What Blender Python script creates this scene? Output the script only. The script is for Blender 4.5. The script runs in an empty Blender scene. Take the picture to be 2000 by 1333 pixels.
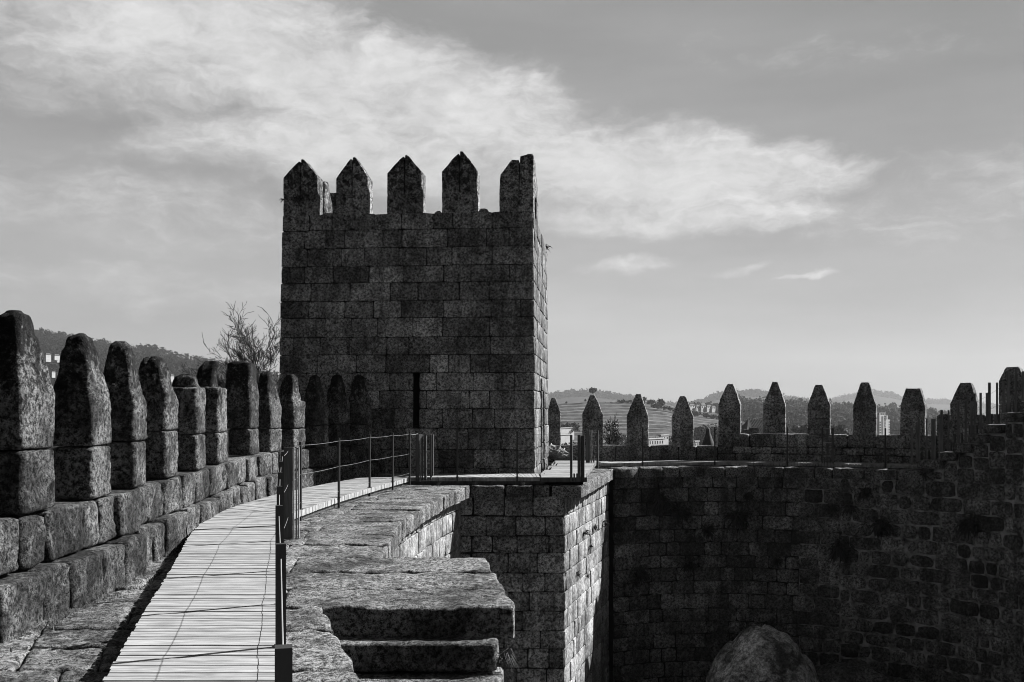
import bpy, bmesh, math, random
import numpy as np
from mathutils import Vector, Matrix, noise
random.seed(7); np.random.seed(7)
S = bpy.context.scene
COL = S.collection
R = math.radians

# ------------------------------------------------------------------ camera
F = 1944.0; EYE = 1.7; HZ = 800.0
cd = bpy.data.cameras.new('camera'); cam = bpy.data.objects.new('camera', cd); COL.objects.link(cam)
cam.location = (0, 0, EYE); cam.rotation_euler = (R(90), 0, 0)
cd.lens = 35.0; cd.sensor_width = 36.0; cd.shift_y = 133.5 / 2000.0
cd.clip_start = 0.05; cd.clip_end = 30000
S.camera = cam
S.view_settings.view_transform = 'Standard'; S.view_settings.look = 'None'
S.view_settings.exposure = 1.65; S.view_settings.gamma = 1.0
S.cycles.use_denoising = True; S.cycles.filter_width = 1.0; S.cycles.max_bounces = 5; S.cycles.diffuse_bounces = 2; S.cycles.volume_bounces = 0; S.cycles.transparent_max_bounces = 12

# ------------------------------------------------------------------ sun and sky
SUN_AZ = R(64); SUN_EL = R(37)
sd = Vector((math.sin(SUN_AZ) * math.cos(SUN_EL), math.cos(SUN_AZ) * math.cos(SUN_EL), math.sin(SUN_EL)))
sl = bpy.data.lights.new('sun', 'SUN'); sl.energy = 4.5; sl.angle = R(0.5); sl.color = (1.0, 1.0, 1.0)
so = bpy.data.objects.new('sun', sl); COL.objects.link(so)
so.rotation_euler = (-sd).to_track_quat('-Z', 'Y').to_euler(); so.location = sd * 60

W = bpy.data.worlds.new('World'); S.world = W; W.use_nodes = True
SKY_STRENGTH = 0.05

class NT:
    """small node builder"""
    def __init__(s, tree): s.t = tree; s.n = tree.nodes; s.l = tree.links
    def new(s, typ, **kw):
        n = s.n.new(typ)
        for k, v in kw.items(): setattr(n, k, v)
        return n
    def put(s, sock, v):
        if isinstance(v, bpy.types.NodeSocket): s.l.new(v, sock)
        else: sock.default_value = v
    def math(s, op, a, b=0.0, c=0.0, clamp=False):
        n = s.new('ShaderNodeMath', operation=op, use_clamp=clamp)
        s.put(n.inputs[0], a); s.put(n.inputs[1], b); s.put(n.inputs[2], c)
        return n.outputs[0]
    def rng(s, v, a, b, c=0.0, d=1.0, smooth=True):
        n = s.new('ShaderNodeMapRange', interpolation_type='SMOOTHSTEP' if smooth else 'LINEAR')
        s.put(n.inputs['Value'], v); n.inputs['From Min'].default_value = a; n.inputs['From Max'].default_value = b
        s.put(n.inputs['To Min'], c); s.put(n.inputs['To Max'], d)
        return n.outputs['Result']
    def mix(s, f, a, b):
        n = s.new('ShaderNodeMix', data_type='FLOAT'); s.put(n.inputs[0], f); s.put(n.inputs[2], a); s.put(n.inputs[3], b)
        return n.outputs[0]
    def noise(s, vec, scale, detail=4.0, rough=0.55, dist=0.0, out='Fac'):
        n = s.new('ShaderNodeTexNoise'); s.put(n.inputs['Vector'], vec); n.inputs['Scale'].default_value = scale
        n.inputs['Detail'].default_value = detail; n.inputs['Roughness'].default_value = rough
        n.inputs['Distortion'].default_value = dist
        return n.outputs[out]
    def grey(s, v):
        n = s.new('ShaderNodeCombineColor'); 
        for k in range(3): s.put(n.inputs[k], v)
        return n.outputs[0]
    def scale(s, vec, sc):
        n = s.new('ShaderNodeVectorMath', operation='MULTIPLY'); s.put(n.inputs[0], vec); n.inputs[1].default_value = sc
        return n.outputs[0]

def angles(px, py):
    az = math.atan((px - 1000) / F)
    return az, math.atan((HZ - py) / F * math.cos(az))

def build_sky():
    q = NT(W.node_tree)
    bg = q.n['Background']
    sky = q.new('ShaderNodeTexSky', sky_type='NISHITA'); sky.sun_disc = False
    sky.sun_elevation = SUN_EL; sky.sun_rotation = SUN_AZ
    sky.air_density = 1.0; sky.dust_density = 1.6; sky.ozone_density = 1.5; sky.altitude = 200
    sp = q.new('ShaderNodeSeparateColor'); q.l.new(sky.outputs[0], sp.inputs[0])
    # black and white film behind a deep red filter: clear blue sky goes dark
    base = q.math('MAXIMUM', q.math('SUBTRACT', q.math('MULTIPLY', sp.outputs[0], 1.4), q.math('MULTIPLY', sp.outputs[2], 0.6)), 0.10)
    base = q.math('MINIMUM', base, 8.0)
    tc = q.new('ShaderNodeTexCoord'); xyz = q.new('ShaderNodeSeparateXYZ'); q.l.new(tc.outputs['Generated'], xyz.inputs[0])
    az = q.math('ARCTAN2', xyz.outputs[0], xyz.outputs[1]); el = q.math('ARCSINE', xyz.outputs[2])
    cb = q.new('ShaderNodeCombineXYZ'); q.l.new(az, cb.inputs[0]); q.l.new(el, cb.inputs[1])
    p = cb.outputs[0]
    wn = q.noise(q.scale(p, (1.0, 1.8, 1)), 9.0, 5, 0.6, out='Color')
    sub = q.new('ShaderNodeVectorMath', operation='SUBTRACT'); q.l.new(wn, sub.inputs[0]); sub.inputs[1].default_value = (.5, .5, .5)
    ws = q.scale(sub.outputs[0], (0.08, 0.045, 0))
    ad = q.new('ShaderNodeVectorMath', operation='ADD'); q.l.new(p, ad.inputs[0]); q.l.new(ws, ad.inputs[1])
    pw = ad.outputs[0]
    # cloud banks standing in the south-eastern sky: centre, half sizes (px of a 35 mm frame), tilt, weight
    blobs = [(330, 60, 430, 150, -4, .95), (60, 120, 260, 90, 0, .45), (640, 150, 420, 120, 12, 1.0), (850, 190, 330, 120, 14, 1.0),
             (720, 300, 420, 90, 6, .9), (480, 265, 300, 60, -8, .75), (1230, 330, 420, 105, 5, 1.05), (1480, 325, 230, 62, 6, .95),
             (1330, 420, 420, 45, 1, .75), (1240, 510, 150, 20, -4, .62), (1440, 523, 65, 14, -4, .6), (1570, 543, 70, 7, 0, .7),
             (1750, 445, 90, 9, 0, .5), (250, 400, 520, 90, 3, .5), (250, 560, 520, 60, 2, .45), (1050, 190, 120, 55, 20, .7),
             (1900, 400, 420, 110, 0, .34), (1650, 90, 500, 60, 3, .2)]
    tot = None
    for (px, py, rx, ry, rot, amp) in blobs:
        a, e = angles(px, py)
        m = q.new('ShaderNodeMapping', vector_type='TEXTURE'); q.l.new(pw, m.inputs['Vector'])
        m.inputs['Location'].default_value = (a, e, 0); m.inputs['Rotation'].default_value = (0, 0, R(-rot))
        m.inputs['Scale'].default_value = (rx / F, ry / F, 1)
        ln = q.new('ShaderNodeVectorMath', operation='LENGTH'); q.l.new(m.outputs[0], ln.inputs[0])
        g = q.rng(ln.outputs['Value'], 1.35, 0.25, 0.0, amp)
        tot = g if tot is None else q.math('MAXIMUM', tot, g)
    n1 = q.noise(q.scale(pw, (1.0, 2.0, 1)), 12.0, 9, 0.62, 0.12)
    n2 = q.noise(q.scale(pw, (1.0, 2.4, 1)), 42.0, 7, 0.65, 0.1)
    nn = q.math('ADD', q.math('MULTIPLY', n1, 0.62), q.math('MULTIPLY', n2, 0.38))
    dens = q.math('ADD', tot, q.math('MULTIPLY', q.math('SUBTRACT', nn, 0.5), 1.35))
    mask = q.math('MULTIPLY', q.rng(dens, 0.12, 1.0), q.rng(tot, 0.0, 0.2))
    soft = q.noise(q.scale(p, (1.0, 5.0, 1)), 3.2, 5, 0.55)                 # thin high veil over the south-eastern sky
    veil = q.math('ADD', q.rng(el, 0.0, 0.20, 0.228, 0.119, False), q.rng(el, 0.20, 0.42, 0.0, -0.034, False))
    veil = q.math('MULTIPLY', veil, q.math('ADD', 0.68, q.math('MULTIPLY', soft, 0.64)))
    veil = q.math('MULTIPLY', veil, q.rng(az, 0.05, 0.46, 1.0, 0.74))
    skyv = q.math('MULTIPLY', base, SKY_STRENGTH)
    front = q.rng(xyz.outputs[1], 0.05, 0.45)
    cloud = q.math('ADD', 0.225, q.math('MULTIPLY', q.math('SUBTRACT', nn, 0.5), 0.30))
    val = q.mix(front, skyv, q.mix(q.math('MULTIPLY', mask, 0.95), veil, cloud))
    q.l.new(q.grey(val), bg.inputs['Color']); bg.inputs['Strength'].default_value = 1.0
build_sky()

# ------------------------------------------------------------------ materials
MATS = {}
def principled(name, rough=0.9, spec=0.2):
    m = bpy.data.materials.new(name); m.use_nodes = True
    q = NT(m.node_tree); b = q.n['Principled BSDF']
    b.inputs['Roughness'].default_value = rough; b.inputs['Specular IOR Level'].default_value = spec
    return m, q, b

def stone(name, base=0.20, grain=0.5, patch=0.5, spot=0.5, gscale=16.0, bump=0.6, streak=0.0, tone=0.5, stain=0.35, crust=None):
    m, q, b = principled(name, 0.93, 0.15); base *= 0.6
    geo = q.new('ShaderNodeNewGeometry'); P = geo.outputs['Position']
    at = q.new('ShaderNodeAttribute', attribute_name='tone'); tn = at.outputs['Fac']
    g1 = q.noise(P, gscale, 6, 0.72)
    g2 = q.noise(P, gscale * 3.6, 3, 0.6)
    big = q.noise(P, 1.1, 5, 0.6, 0.4)
    mid = q.noise(P, 4.5, 6, 0.65, 0.3)
    gr = q.math('ADD', q.math('MULTIPLY', g1, 0.65), q.math('MULTIPLY', g2, 0.35))
    k = q.rng(gr, 0.41, 0.61, 1 - grain, 1 + grain * 1.6)
    pm = q.math('ADD', q.math('MULTIPLY', mid, 0.6), q.math('MULTIPLY', big, 0.4))
    pmask = q.rng(pm, 0.42, 0.55, 1 - patch, 1.15)                      # dark lichen crust
    stm = q.rng(big, 0.36, 0.62, 1 - stain, 1.1)
    v = q.math('MULTIPLY', q.math('MULTIPLY', k, pmask), stm)
    if streak:
        sn = q.noise(q.scale(P, (3.0, 3.0, 0.18)), 1.0, 5, 0.6)
        v = q.math('MULTIPLY', v, q.rng(sn, 0.36, 0.56, 1 - streak, 1.08))
    v = q.math('MULTIPLY', v, q.math('ADD', 1 - tone, q.math('MULTIPLY', tn, 2 * tone)))
    v = q.math('MULTIPLY', v, base)
    if crust:                                                              # black lichen crust on the weathered tops
        sx = q.new('ShaderNodeSeparateXYZ'); q.l.new(P, sx.inputs[0])
        cn = q.noise(P, 7.0, 7, 0.7, 0.3)
        cm = q.math('ADD', cn, q.rng(sx.outputs[2], crust[0], crust[1], -0.22, 0.10, False))
        v = q.math('MULTIPLY', v, q.rng(cm, 0.44, 0.54, 1.0, 0.16))
    vo = q.new('ShaderNodeTexVoronoi'); q.l.new(P, vo.inputs['Vector']); vo.inputs['Scale'].default_value = gscale * 0.8
    vo.inputs['Randomness'].default_value = 1.0
    sp = q.math('MULTIPLY', q.rng(vo.outputs['Distance'], 0.30, 0.12), q.rng(mid, 0.50, 0.66))
    v = q.mix(q.math('MULTIPLY', sp, spot), v, base * 2.3)               # pale lichen flecks
    q.l.new(q.grey(v), b.inputs['Base Color'])
    bp = q.new('ShaderNodeBump'); bp.inputs['Strength'].default_value = bump; bp.inputs['Distance'].default_value = 0.05
    h = q.math('ADD', q.math('MULTIPLY', gr, 0.7), q.math('MULTIPLY', mid, 0.8))
    q.l.new(h, bp.inputs['Height']); q.l.new(bp.outputs[0], b.inputs['Normal'])
    MATS[name] = m
    return m

def plain(name, v, rough=0.8, spec=0.2, nscale=6.0, var=0.3, metallic=0.0, stretch=(1, 1, 1), bump=0.0):
    v *= 0.6
    m, q, b = principled(name, rough, spec); b.inputs['Metallic'].default_value = metallic
    geo = q.new('ShaderNodeNewGeometry')
    at = q.new('ShaderNodeAttribute', attribute_name='tone')
    n = q.noise(q.scale(geo.outputs['Position'], stretch), nscale, 5, 0.6)
    x = q.math('MULTIPLY', q.rng(n, 0.3, 0.7, v * (1 - var), v * (1 + var)), q.math('ADD', 0.55, q.math('MULTIPLY', at.outputs['Fac'], 0.9)))
    q.l.new(q.grey(x), b.inputs['Base Color'])
    if bump:
        bp = q.new('ShaderNodeBump'); bp.inputs['Strength'].default_value = bump; bp.inputs['Distance'].default_value = 0.01
        q.l.new(n, bp.inputs['Height']); q.l.new(bp.outputs[0], b.inputs['Normal'])
    MATS[name] = m
    return m

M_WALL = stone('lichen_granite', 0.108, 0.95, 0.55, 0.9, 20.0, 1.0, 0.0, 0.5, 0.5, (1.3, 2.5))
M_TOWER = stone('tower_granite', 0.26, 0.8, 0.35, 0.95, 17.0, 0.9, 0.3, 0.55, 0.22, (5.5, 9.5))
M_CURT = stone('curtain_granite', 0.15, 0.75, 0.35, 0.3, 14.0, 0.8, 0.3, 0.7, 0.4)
M_PALE = stone('pale_granite', 0.30, 0.45, 0.35, 0.1, 12.0, 0.6, 0.25, 0.35, 0.3)
M_SIDE = stone('weathered_granite', 0.20, 0.7, 0.4, 0.3, 14.0, 0.8, 0.4, 0.3, 0.35)
M_COPE = stone('coping_granite', 0.165, 0.92, 0.5, 0.7, 22.0, 1.0, 0.0, 0.3, 0.3)
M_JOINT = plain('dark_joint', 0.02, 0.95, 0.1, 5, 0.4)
M_MORTAR = plain('pale_mortar', 0.27, 0.95, 0.1, 3.0, 0.9)
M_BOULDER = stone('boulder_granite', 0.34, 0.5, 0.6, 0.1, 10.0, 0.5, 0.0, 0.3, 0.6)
M_WOOD = plain('weathered_wood', 0.41, 0.75, 0.2, 9.0, 0.35, 0, (0.35, 2.5, 1), 0.3)
M_POST = plain('stair_timber', 0.16, 0.7, 0.25, 4.0, 0.4, 0, (4, 4, .4))
M_DWOOD = plain('dark_timber', 0.085, 0.7, 0.25, 4.0, 0.4, 0, (4, 4, .4))
M_METAL = plain('dark_steel', 0.03, 0.5, 0.35, 3.0, 0.3)
M_CABLE = plain('steel_cable', 0.45, 0.4, 0.4, 3.0, 0.1)
M_BARK = plain('bark', 0.035, 0.9, 0.1, 3.0, 0.4)
M_LEAF = plain('leaf', 0.05, 0.8, 0.2, 3.0, 0.5)
M_DRY = plain('dry_grass', 0.16, 0.9, 0.1, 3.0, 0.5)
M_EARTH = plain('earth', 0.05, 0.95, 0.1, 0.6, 0.6)
M_FOREST = plain('forest', 0.04, 0.95, 0.05, 0.05, 0.6)
M_PINE = plain('dark_pine', 0.016, 0.95, 0.05, 0.05, 0.6)
M_FIELD = plain('field', 0.085, 0.95, 0.05, 0.02, 0.5)
M_VINE = plain('vines', 0.075, 0.95, 0.05, 0.08, 0.6)
M_TRACK = plain('terrace_track', 0.17, 0.95, 0.05, 0.05, 0.4)
M_WHITE = plain('white_render', 0.5, 0.85, 0.2, 0.3, 0.08)
M_ROOF = plain('roof_tiles', 0.10, 0.85, 0.2, 0.5, 0.3)
M_GLASS = plain('dark_glass', 0.03, 0.2, 0.5, 1.0, 0.2)
M_CANVAS = plain('canvas', 0.22, 0.85, 0.2, 9.0, 0.4)
M_STRAP = plain('pale_strap', 0.7, 0.8, 0.2, 4.0, 0.1)
M_SLATE = plain('slate', 0.06, 0.8, 0.25, 1.5, 0.5)

# ------------------------------------------------------------------ helpers
class MB:
    def __init__(s): s.v = []; s.f = []; s.t = []; s.m = []
    def add(s, vs, fs, tone=0.5, mat=0):
        o = len(s.v); s.v.extend(vs)
        s.t.extend(tone if isinstance(tone, list) else [tone] * len(vs))
        s.f.extend([tuple(i + o for i in f) for f in fs]); s.m.extend([mat] * len(fs))
    def box(s, c, h, rz=0.0, tone=0.5, mat=0, top=None):
        cs, sn = math.cos(rz), math.sin(rz); vs = []
        for dz in (-1, 1):
            k = (top if (top and dz > 0) else 1.0)
            for dx, dy in ((-1, -1), (1, -1), (1, 1), (-1, 1)):
                x, y = dx * h[0] * k, dy * h[1] * k
                vs.append((c[0] + x * cs - y * sn, c[1] + x * sn + y * cs, c[2] + dz * h[2]))
        s.add(vs, [(3, 2, 1, 0), (4, 5, 6, 7), (0, 1, 5, 4), (1, 2, 6, 5), (2, 3, 7, 6), (3, 0, 4, 7)], tone, mat)
    def quad(s, a, b, c, d, tone=0.5, mat=0): s.add([a, b, c, d], [(0, 1, 2, 3)], tone, mat)
    def tube(s, pts, rad, n=6, tone=0.5, mat=0):
        pts = [Vector(p) for p in pts]; vs = []; fs = []
        for i, p in enumerate(pts):
            d = (pts[min(i + 1, len(pts) - 1)] - pts[max(i - 1, 0)])
            if d.length < 1e-9: d = Vector((0, 0, 1))
            d.normalize(); u = d.cross(Vector((0, 0, 1)) if abs(d.z) < .9 else Vector((1, 0, 0))).normalized(); w = d.cross(u)
            r = rad[i] if isinstance(rad, (list, tuple)) else rad
            for k in range(n):
                a = 2 * math.pi * k / n; vs.append(tuple(p + (u * math.cos(a) + w * math.sin(a)) * r))
        for i in range(len(pts) - 1):
            for k in range(n):
                fs.append((i * n + k, i * n + (k + 1) % n, (i + 1) * n + (k + 1) % n, (i + 1) * n + k))
        fs.append(tuple(range(n))[::-1]); fs.append(tuple((len(pts) - 1) * n + k for k in range(n)))
        s.add(vs, fs, tone, mat)
    def mesh(s, name, mats, smooth=False):
        me = bpy.data.meshes.new(name); me.from_pydata([tuple(v) for v in s.v], [], s.f)
        mats = mats if isinstance(mats, (list, tuple)) else [mats]
        for m in mats: me.materials.append(m)
        if len(mats) > 1: me.polygons.foreach_set('material_index', s.m)
        if smooth: me.polygons.foreach_set('use_smooth', [True] * len(me.polygons))
        a = me.attributes.new('tone', 'FLOAT', 'POINT'); a.data.foreach_set('value', s.t)
        me.update()
        return me

def link(name, me, parent=None, loc=None):
    o = bpy.data.objects.new(name, me); COL.objects.link(o)
    if loc is not None: o.location = loc
    if parent is not None:
        o.parent = parent
        p = parent; t = Vector(p['base']) if 'base' in p else Vector((0, 0, 0))
        o.matrix_parent_inverse = Matrix.Translation(-t)
    return o
def tag(o, label, cat, group=None, kind=None):
    if label: o['label'] = label
    if cat: o['category'] = cat
    if group: o['group'] = group
    if kind: o['kind'] = kind
    return o
BASES = {}
def thing(name, label, cat, loc, group=None):
    o = bpy.data.objects.new(name, None); COL.objects.link(o); o.location = loc; o.empty_display_size = 0.3
    BASES[o] = Vector(loc)
    return tag(o, label, cat, group)
def part(name, mb, mats, parent, smooth=False):
    o = bpy.data.objects.new(name, mb.mesh(name, mats, smooth)); COL.objects.link(o)
    o.parent = parent
    if parent.parent is None: o.matrix_parent_inverse = Matrix.Translation(-BASES.get(parent, Vector((0, 0, 0))))
    return o
def copypart(name, me, parent, loc, rz=0.0):
    o = bpy.data.objects.new(name, me); COL.objects.link(o); o.parent = parent
    if parent.parent is None: o.matrix_parent_inverse = Matrix.Translation(-BASES.get(parent, Vector((0, 0, 0))))
    o.location = loc; o.rotation_euler = (0, 0, rz)
    return o
def single(name, mb, mats, label, cat, group=None, kind=None, smooth=False):
    o = bpy.data.objects.new(name, mb.mesh(name, mats, smooth)); COL.objects.link(o)
    return tag(o, label, cat, group, kind)

def fbm(p, sc, off=0.0):
    q = Vector((p[0] * sc + off, p[1] * sc + off * .7, p[2] * sc - off))
    return noise.noise(q) + 0.5 * noise.noise(q * 2.1) + 0.25 * noise.noise(q * 4.3)

def wp(px, D, z): return ((px - 1000) / F * D, D, z)
def zat(py, D): return EYE + (HZ - py) / F * D

class Path:
    """smooth plan path with arc length"""
    def __init__(s, pts, n=12):
        P = [Vector((p[0], p[1])) for p in pts]; out = []
        for i in range(len(P) - 1):
            p0, p1, p2, p3 = P[max(i - 1, 0)], P[i], P[i + 1], P[min(i + 2, len(P) - 1)]
            for k in range(n):
                t = k / n
                out.append(0.5 * ((2 * p1) + (p2 - p0) * t + (2 * p0 - 5 * p1 + 4 * p2 - p3) * t * t + (3 * p1 - p0 - 3 * p2 + p3) * t ** 3))
        out.append(P[-1]); s.p = out; s.s = [0.0]
        for i in range(1, len(out)): s.s.append(s.s[-1] + (out[i] - out[i - 1]).length)
        s.L = s.s[-1]
    def at(s, x):
        i = int(np.searchsorted(s.s, x)) - 1; i = max(0, min(i, len(s.p) - 2))
        d = (s.p[i + 1] - s.p[i]); l = d.length or 1e-9
        return s.p[i] + d / l * (x - s.s[i]), d / l
    def s_of_y(s, y):
        return float(np.interp(y, [p.y for p in s.p], s.s))
    def s_of_x(s, x):
        return float(np.interp(x, [p.x for p in s.p], s.s))

def face_map(path, off=0.0, side=1):
    """(s, z, d): d metres out of the face; side=1: outward is to the right of the travel direction"""
    def f(s, z, d):
        p, t = path.at(s); n = Vector((t.y, -t.x)) * side
        q = p + n * (d + off)
        return (q.x, q.y, z)
    return f

def block(mb, fmap, s0, s1, z0, z1, T=0.12, Rr=0.03, step=0.12, amp=0.012, wob=0.012, nsc=5.0, tone=0.5, corner=1.0):
    """one dressed stone: a rounded face with skirts going T deep"""
    ws, hz = s1 - s0, z1 - z0
    if ws < 0.03 or hz < 0.03: return
    Rr = min(Rr, ws * .4, hz * .4)
    def stops(L):
        n = max(1, int((L - 2 * Rr) / step)); a = [0.0, 0.0, Rr * .25, Rr]
        for k in range(1, n): a.append(Rr + (L - 2 * Rr) * k / n)
        return a + [L - Rr, L - Rr * .25, L, L]
    U, V = stops(ws), stops(hz); nu, nv = len(U), len(V)
    off = random.uniform(-50, 50); vs = []
    cr = Rr * 1.6 * corner
    for j, v in enumerate(V):
        for i, u in enumerate(U):
            deep = (i == 0 or i == nu - 1 or j == 0 or j == nv - 1)
            e = min(u, ws - u, v, hz - v)
            # round plan corners
            uu, vv = u, v
            du, dv = min(u, ws - u), min(v, hz - v)
            if du < cr and dv < cr:
                k = 0.29 * (1 - du / cr) * (1 - dv / cr) * cr
                uu += k if u < ws / 2 else -k; vv += k if v < hz / 2 else -k
            if deep: d = -T
            else:
                x = min(1.0, e / Rr); d = -Rr * (1 - math.sqrt(max(0, 1 - (1 - x) ** 2)))
            base = fmap(s0 + u, z0 + v, 0)
            n1 = noise.noise(Vector((base[0] * 3.1 + off, base[1] * 3.1, base[2] * 3.1)))
            n2 = noise.noise(Vector((base[0] * 3.1, base[1] * 3.1 + off, base[2] * 3.1 + 9)))
            n3 = fbm(base, nsc, off)
            if step < .09: n3 += .5 * noise.noise(Vector(base) * 21)
            if not deep: d += n3 * amp
            vs.append(fmap(s0 + uu + n1 * wob, z0 + vv + n2 * wob, d))
    fs = []
    for j in range(nv - 1):
        for i in range(nu - 1):
            a = j * nu + i; fs.append((a, a + 1, a + nu + 1, a + nu))
    mb.add(vs, fs, tone)

def courses(mb, fmap, s0, s1, zs, lo=0.45, hi=1.0, holes=(), jit=0.012, **kw):
    """rows of stones; holes = (s0, s1, z0, z1) left open"""
    for r in range(len(zs) - 1):
        za, zb = zs[r], zs[r + 1]
        br = [s0]; x = s0 + random.uniform(0.3, 1.0) * hi * (0.6 if r % 2 else 1)
        while x < s1 - lo * .7:
            br.append(x); x += random.uniform(lo, hi)
        br.append(s1)
        cut = [h for h in holes if h[2] < zb - .05 and h[3] > za + .05]
        for h in cut:
            br = [b for b in br if not (h[0] - .18 < b < h[1] + .18)] + [h[0], h[1]]
        br = sorted(set(br))
        for a, b in zip(br[:-1], br[1:]):
            if any(a >= h[0] - 1e-6 and b <= h[1] + 1e-6 for h in cut): continue
            dj = random.uniform(-jit, jit)
            g = lambda s, z, d, dj=dj: fmap(s, z, d + dj)
            block(mb, g, a + .0055, b - .0055, za + .0055, zb - .0055, tone=min(1, max(.05, random.gauss(.5, .24))), **dict(kw, Rr=kw.get('Rr', .03) * random.uniform(.6, 1.9), wob=kw.get('wob', .012) * random.uniform(.6, 1.8)))

def strip_back(mb, fmap, s0, s1, z0, z1, d=-0.045, n=24, holes=(), mat=0):
    """mortar bed behind the stones"""
    ss = sorted(set([s0 + (s1 - s0) * k / n for k in range(n + 1)] + [h[0] for h in holes] + [h[1] for h in holes]))
    zz = sorted(set([z0, z1] + [h[2] for h in holes] + [h[3] for h in holes]))
    for a, b in zip(ss[:-1], ss[1:]):
        for c, e in zip(zz[:-1], zz[1:]):
            if any(a >= h[0] - 1e-6 and b <= h[1] + 1e-6 and c >= h[2] - 1e-6 and e <= h[3] + 1e-6 for h in holes): continue
            mb.quad(fmap(a, c, d), fmap(b, c, d), fmap(b, e, d), fmap(a, e, d), .5, mat)

def loft(mb, frame, levels, step=0.08, rc=0.04, amp=0.02, nsc=4.0, tone=0.5, fine=0.5):
    """weathered stone from stacked rectangles (z, x0, x1, y0, y1)"""
    L = []
    for a, b in zip(levels[:-1], levels[1:]):
        n = max(1, int(round(max(abs(b[0] - a[0]), .001) / step)))
        for k in range(n): L.append([a[i] + (b[i] - a[i]) * k / n for i in range(5)])
    L.append(list(levels[-1]))
    rr = lambda l: min(rc, (l[2] - l[1]) * .45, (l[4] - l[3]) * .45)
    def ins(l, q, dz): return [l[0] + dz, l[1] + q, l[2] - q, l[3] + q, l[4] - q]
    b0, t0 = L[0], L[-1]; rb, rt = rr(b0), rr(t0)
    full = [ins(b0, rb * .9, 0), ins(b0, rb * .3, rb * .15)] + [ins(l, 0, 0) for l in L] 
    full[2][0] += rb * .6
    full[-1][0] -= rt * .6
    full += [ins(t0, rt * .3, -rt * .15), ins(t0, rt * .9, 0)]
    nx = max(2, int((levels[0][2] - levels[0][1]) / step)); ny = max(2, int((levels[0][4] - levels[0][3]) / step))
    off = random.uniform(-40, 40); rings = []
    for l in full:
        z, x0, x1, y0, y1 = l; r = rr(l); ring = []
        def side(ax, ay, bx, by, n):
            for k in range(n): ring.append((ax + (bx - ax) * (k + .5) / n, ay + (by - ay) * (k + .5) / n))
        q = r * .29
        ring.append((x0 + q, y0 + q)); ring.append((x0 + r, y0)); side(x0 + r, y0, x1 - r, y0, nx); ring.append((x1 - r, y0))
        ring.append((x1 - q, y0 + q)); ring.append((x1, y0 + r)); side(x1, y0 + r, x1, y1 - r, ny); ring.append((x1, y1 - r))
        ring.append((x1 - q, y1 - q)); ring.append((x1 - r, y1)); side(x1 - r, y1, x0 + r, y1, nx); ring.append((x0 + r, y1))
        ring.append((x0 + q, y1 - q)); ring.append((x0, y1 - r)); side(x0, y1 - r, x0, y0 + r, ny); ring.append((x0, y0 + r))
        rings.append([(x, y, z) for x, y in ring])
    n = len(rings[0]); vs = []
    for l, ring in zip(full, rings):
        cx, cy = (l[1] + l[2]) / 2, (l[3] + l[4]) / 2
        for (x, y, z) in ring:
            p = frame(x, y, z); k = fbm(p, nsc, off) * amp + fine * amp * noise.noise(Vector(p) * 17 + Vector((off, 0, 0)))
            dx, dy = x - cx, y - cy; dl = math.hypot(dx, dy) or 1
            vs.append(frame(x + dx / dl * k, y + dy / dl * k, z + k * .6))
    fs = []
    for j in range(len(rings) - 1):
        for i in range(n): fs.append((j * n + i, j * n + (i + 1) % n, (j + 1) * n + (i + 1) % n, (j + 1) * n + i))
    for j, up in ((0, False), (len(rings) - 1, True)):
        l = full[j]; c = len(vs); p = frame((l[1] + l[2]) / 2, (l[3] + l[4]) / 2, l[0]); vs.append(p)
        for i in range(n):
            a, b = j * n + i, j * n + (i + 1) % n
            fs.append((a, b, c) if up else (b, a, c))
    mb.add(vs, fs, tone)

def local_frame(origin, tx, nx):
    o = Vector(origin); t = Vector((tx[0], tx[1], 0)); n = Vector((nx[0], nx[1], 0)); z = Vector((0, 0, 1))
    return lambda x, y, zz: tuple(o + t * x + n * y + z * zz)

# ------------------------------------------------------------------ ground in the courtyard and outside the walls
g = MB()
g.quad((-5.2, -6, -7.5), (40, -6, -7.5), (40, 40, -7.5), (-5.2, 40, -7.5))
single('courtyard_ground', g, M_EARTH, None, None, kind='structure')

# ------------------------------------------------------------------ stone walkway (paving)
WL = [(-4.1, 3), (-4.2, 6), (-4.3, 8.75), (-4.33, 10.3), (-4.45, 11.75), (-4.65, 13.4), (-4.8, 15.2), (-5.0, 17.0), (-5.24, 20.0),
      (-5.26, 21.9), (-5.1, 23.5), (-4.77, 24.7), (-4.4, 25.6), (-3.98, 26.3), (-3.6, 27.2)]
wallp = Path([(-4.05, -2)] + WL)
XRp = [(-4, 2.3), (5, -.45), (6.93, -1.03), (9.47, -1.80), (9.5401, -1.8), (12.7, -1.67), (13.4, -1.69), (15.4, -1.82), (17.2, -1.86), (19.4, -1.70), (22, -1.47), (24.8, -1.05), (27, -.7)]
XR = lambda y: float(np.interp(y, [a for a, b in XRp], [b for a, b in XRp]))
LAND = lambda y: float(np.interp(y, [9.54, 10.2, 12.7], [0.05, -0.04, -0.33]))
PAVE = -0.2
mb = MB()
def pave_map(edge):
    return lambda s, t, d: (edge(s) - t, s, PAVE + d)
y = -4.0; rows = []
while y < 9.4:
    y2 = min(9.54, y + random.uniform(.5, .85)); y2 = 9.54 if y2 > 9.2 else y2; rows.append((y, y2, XR)); y = y2
rows += [(9.54, 10.55, LAND), (10.55, 11.62, LAND), (11.62, 12.7, LAND)]
y = 12.7
while y < 24.2:
    y2 = y + random.uniform(.5, .8); y2 = 24.8 if y2 > 24.2 else y2; rows.append((y, y2, XR)); y = y2
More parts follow.
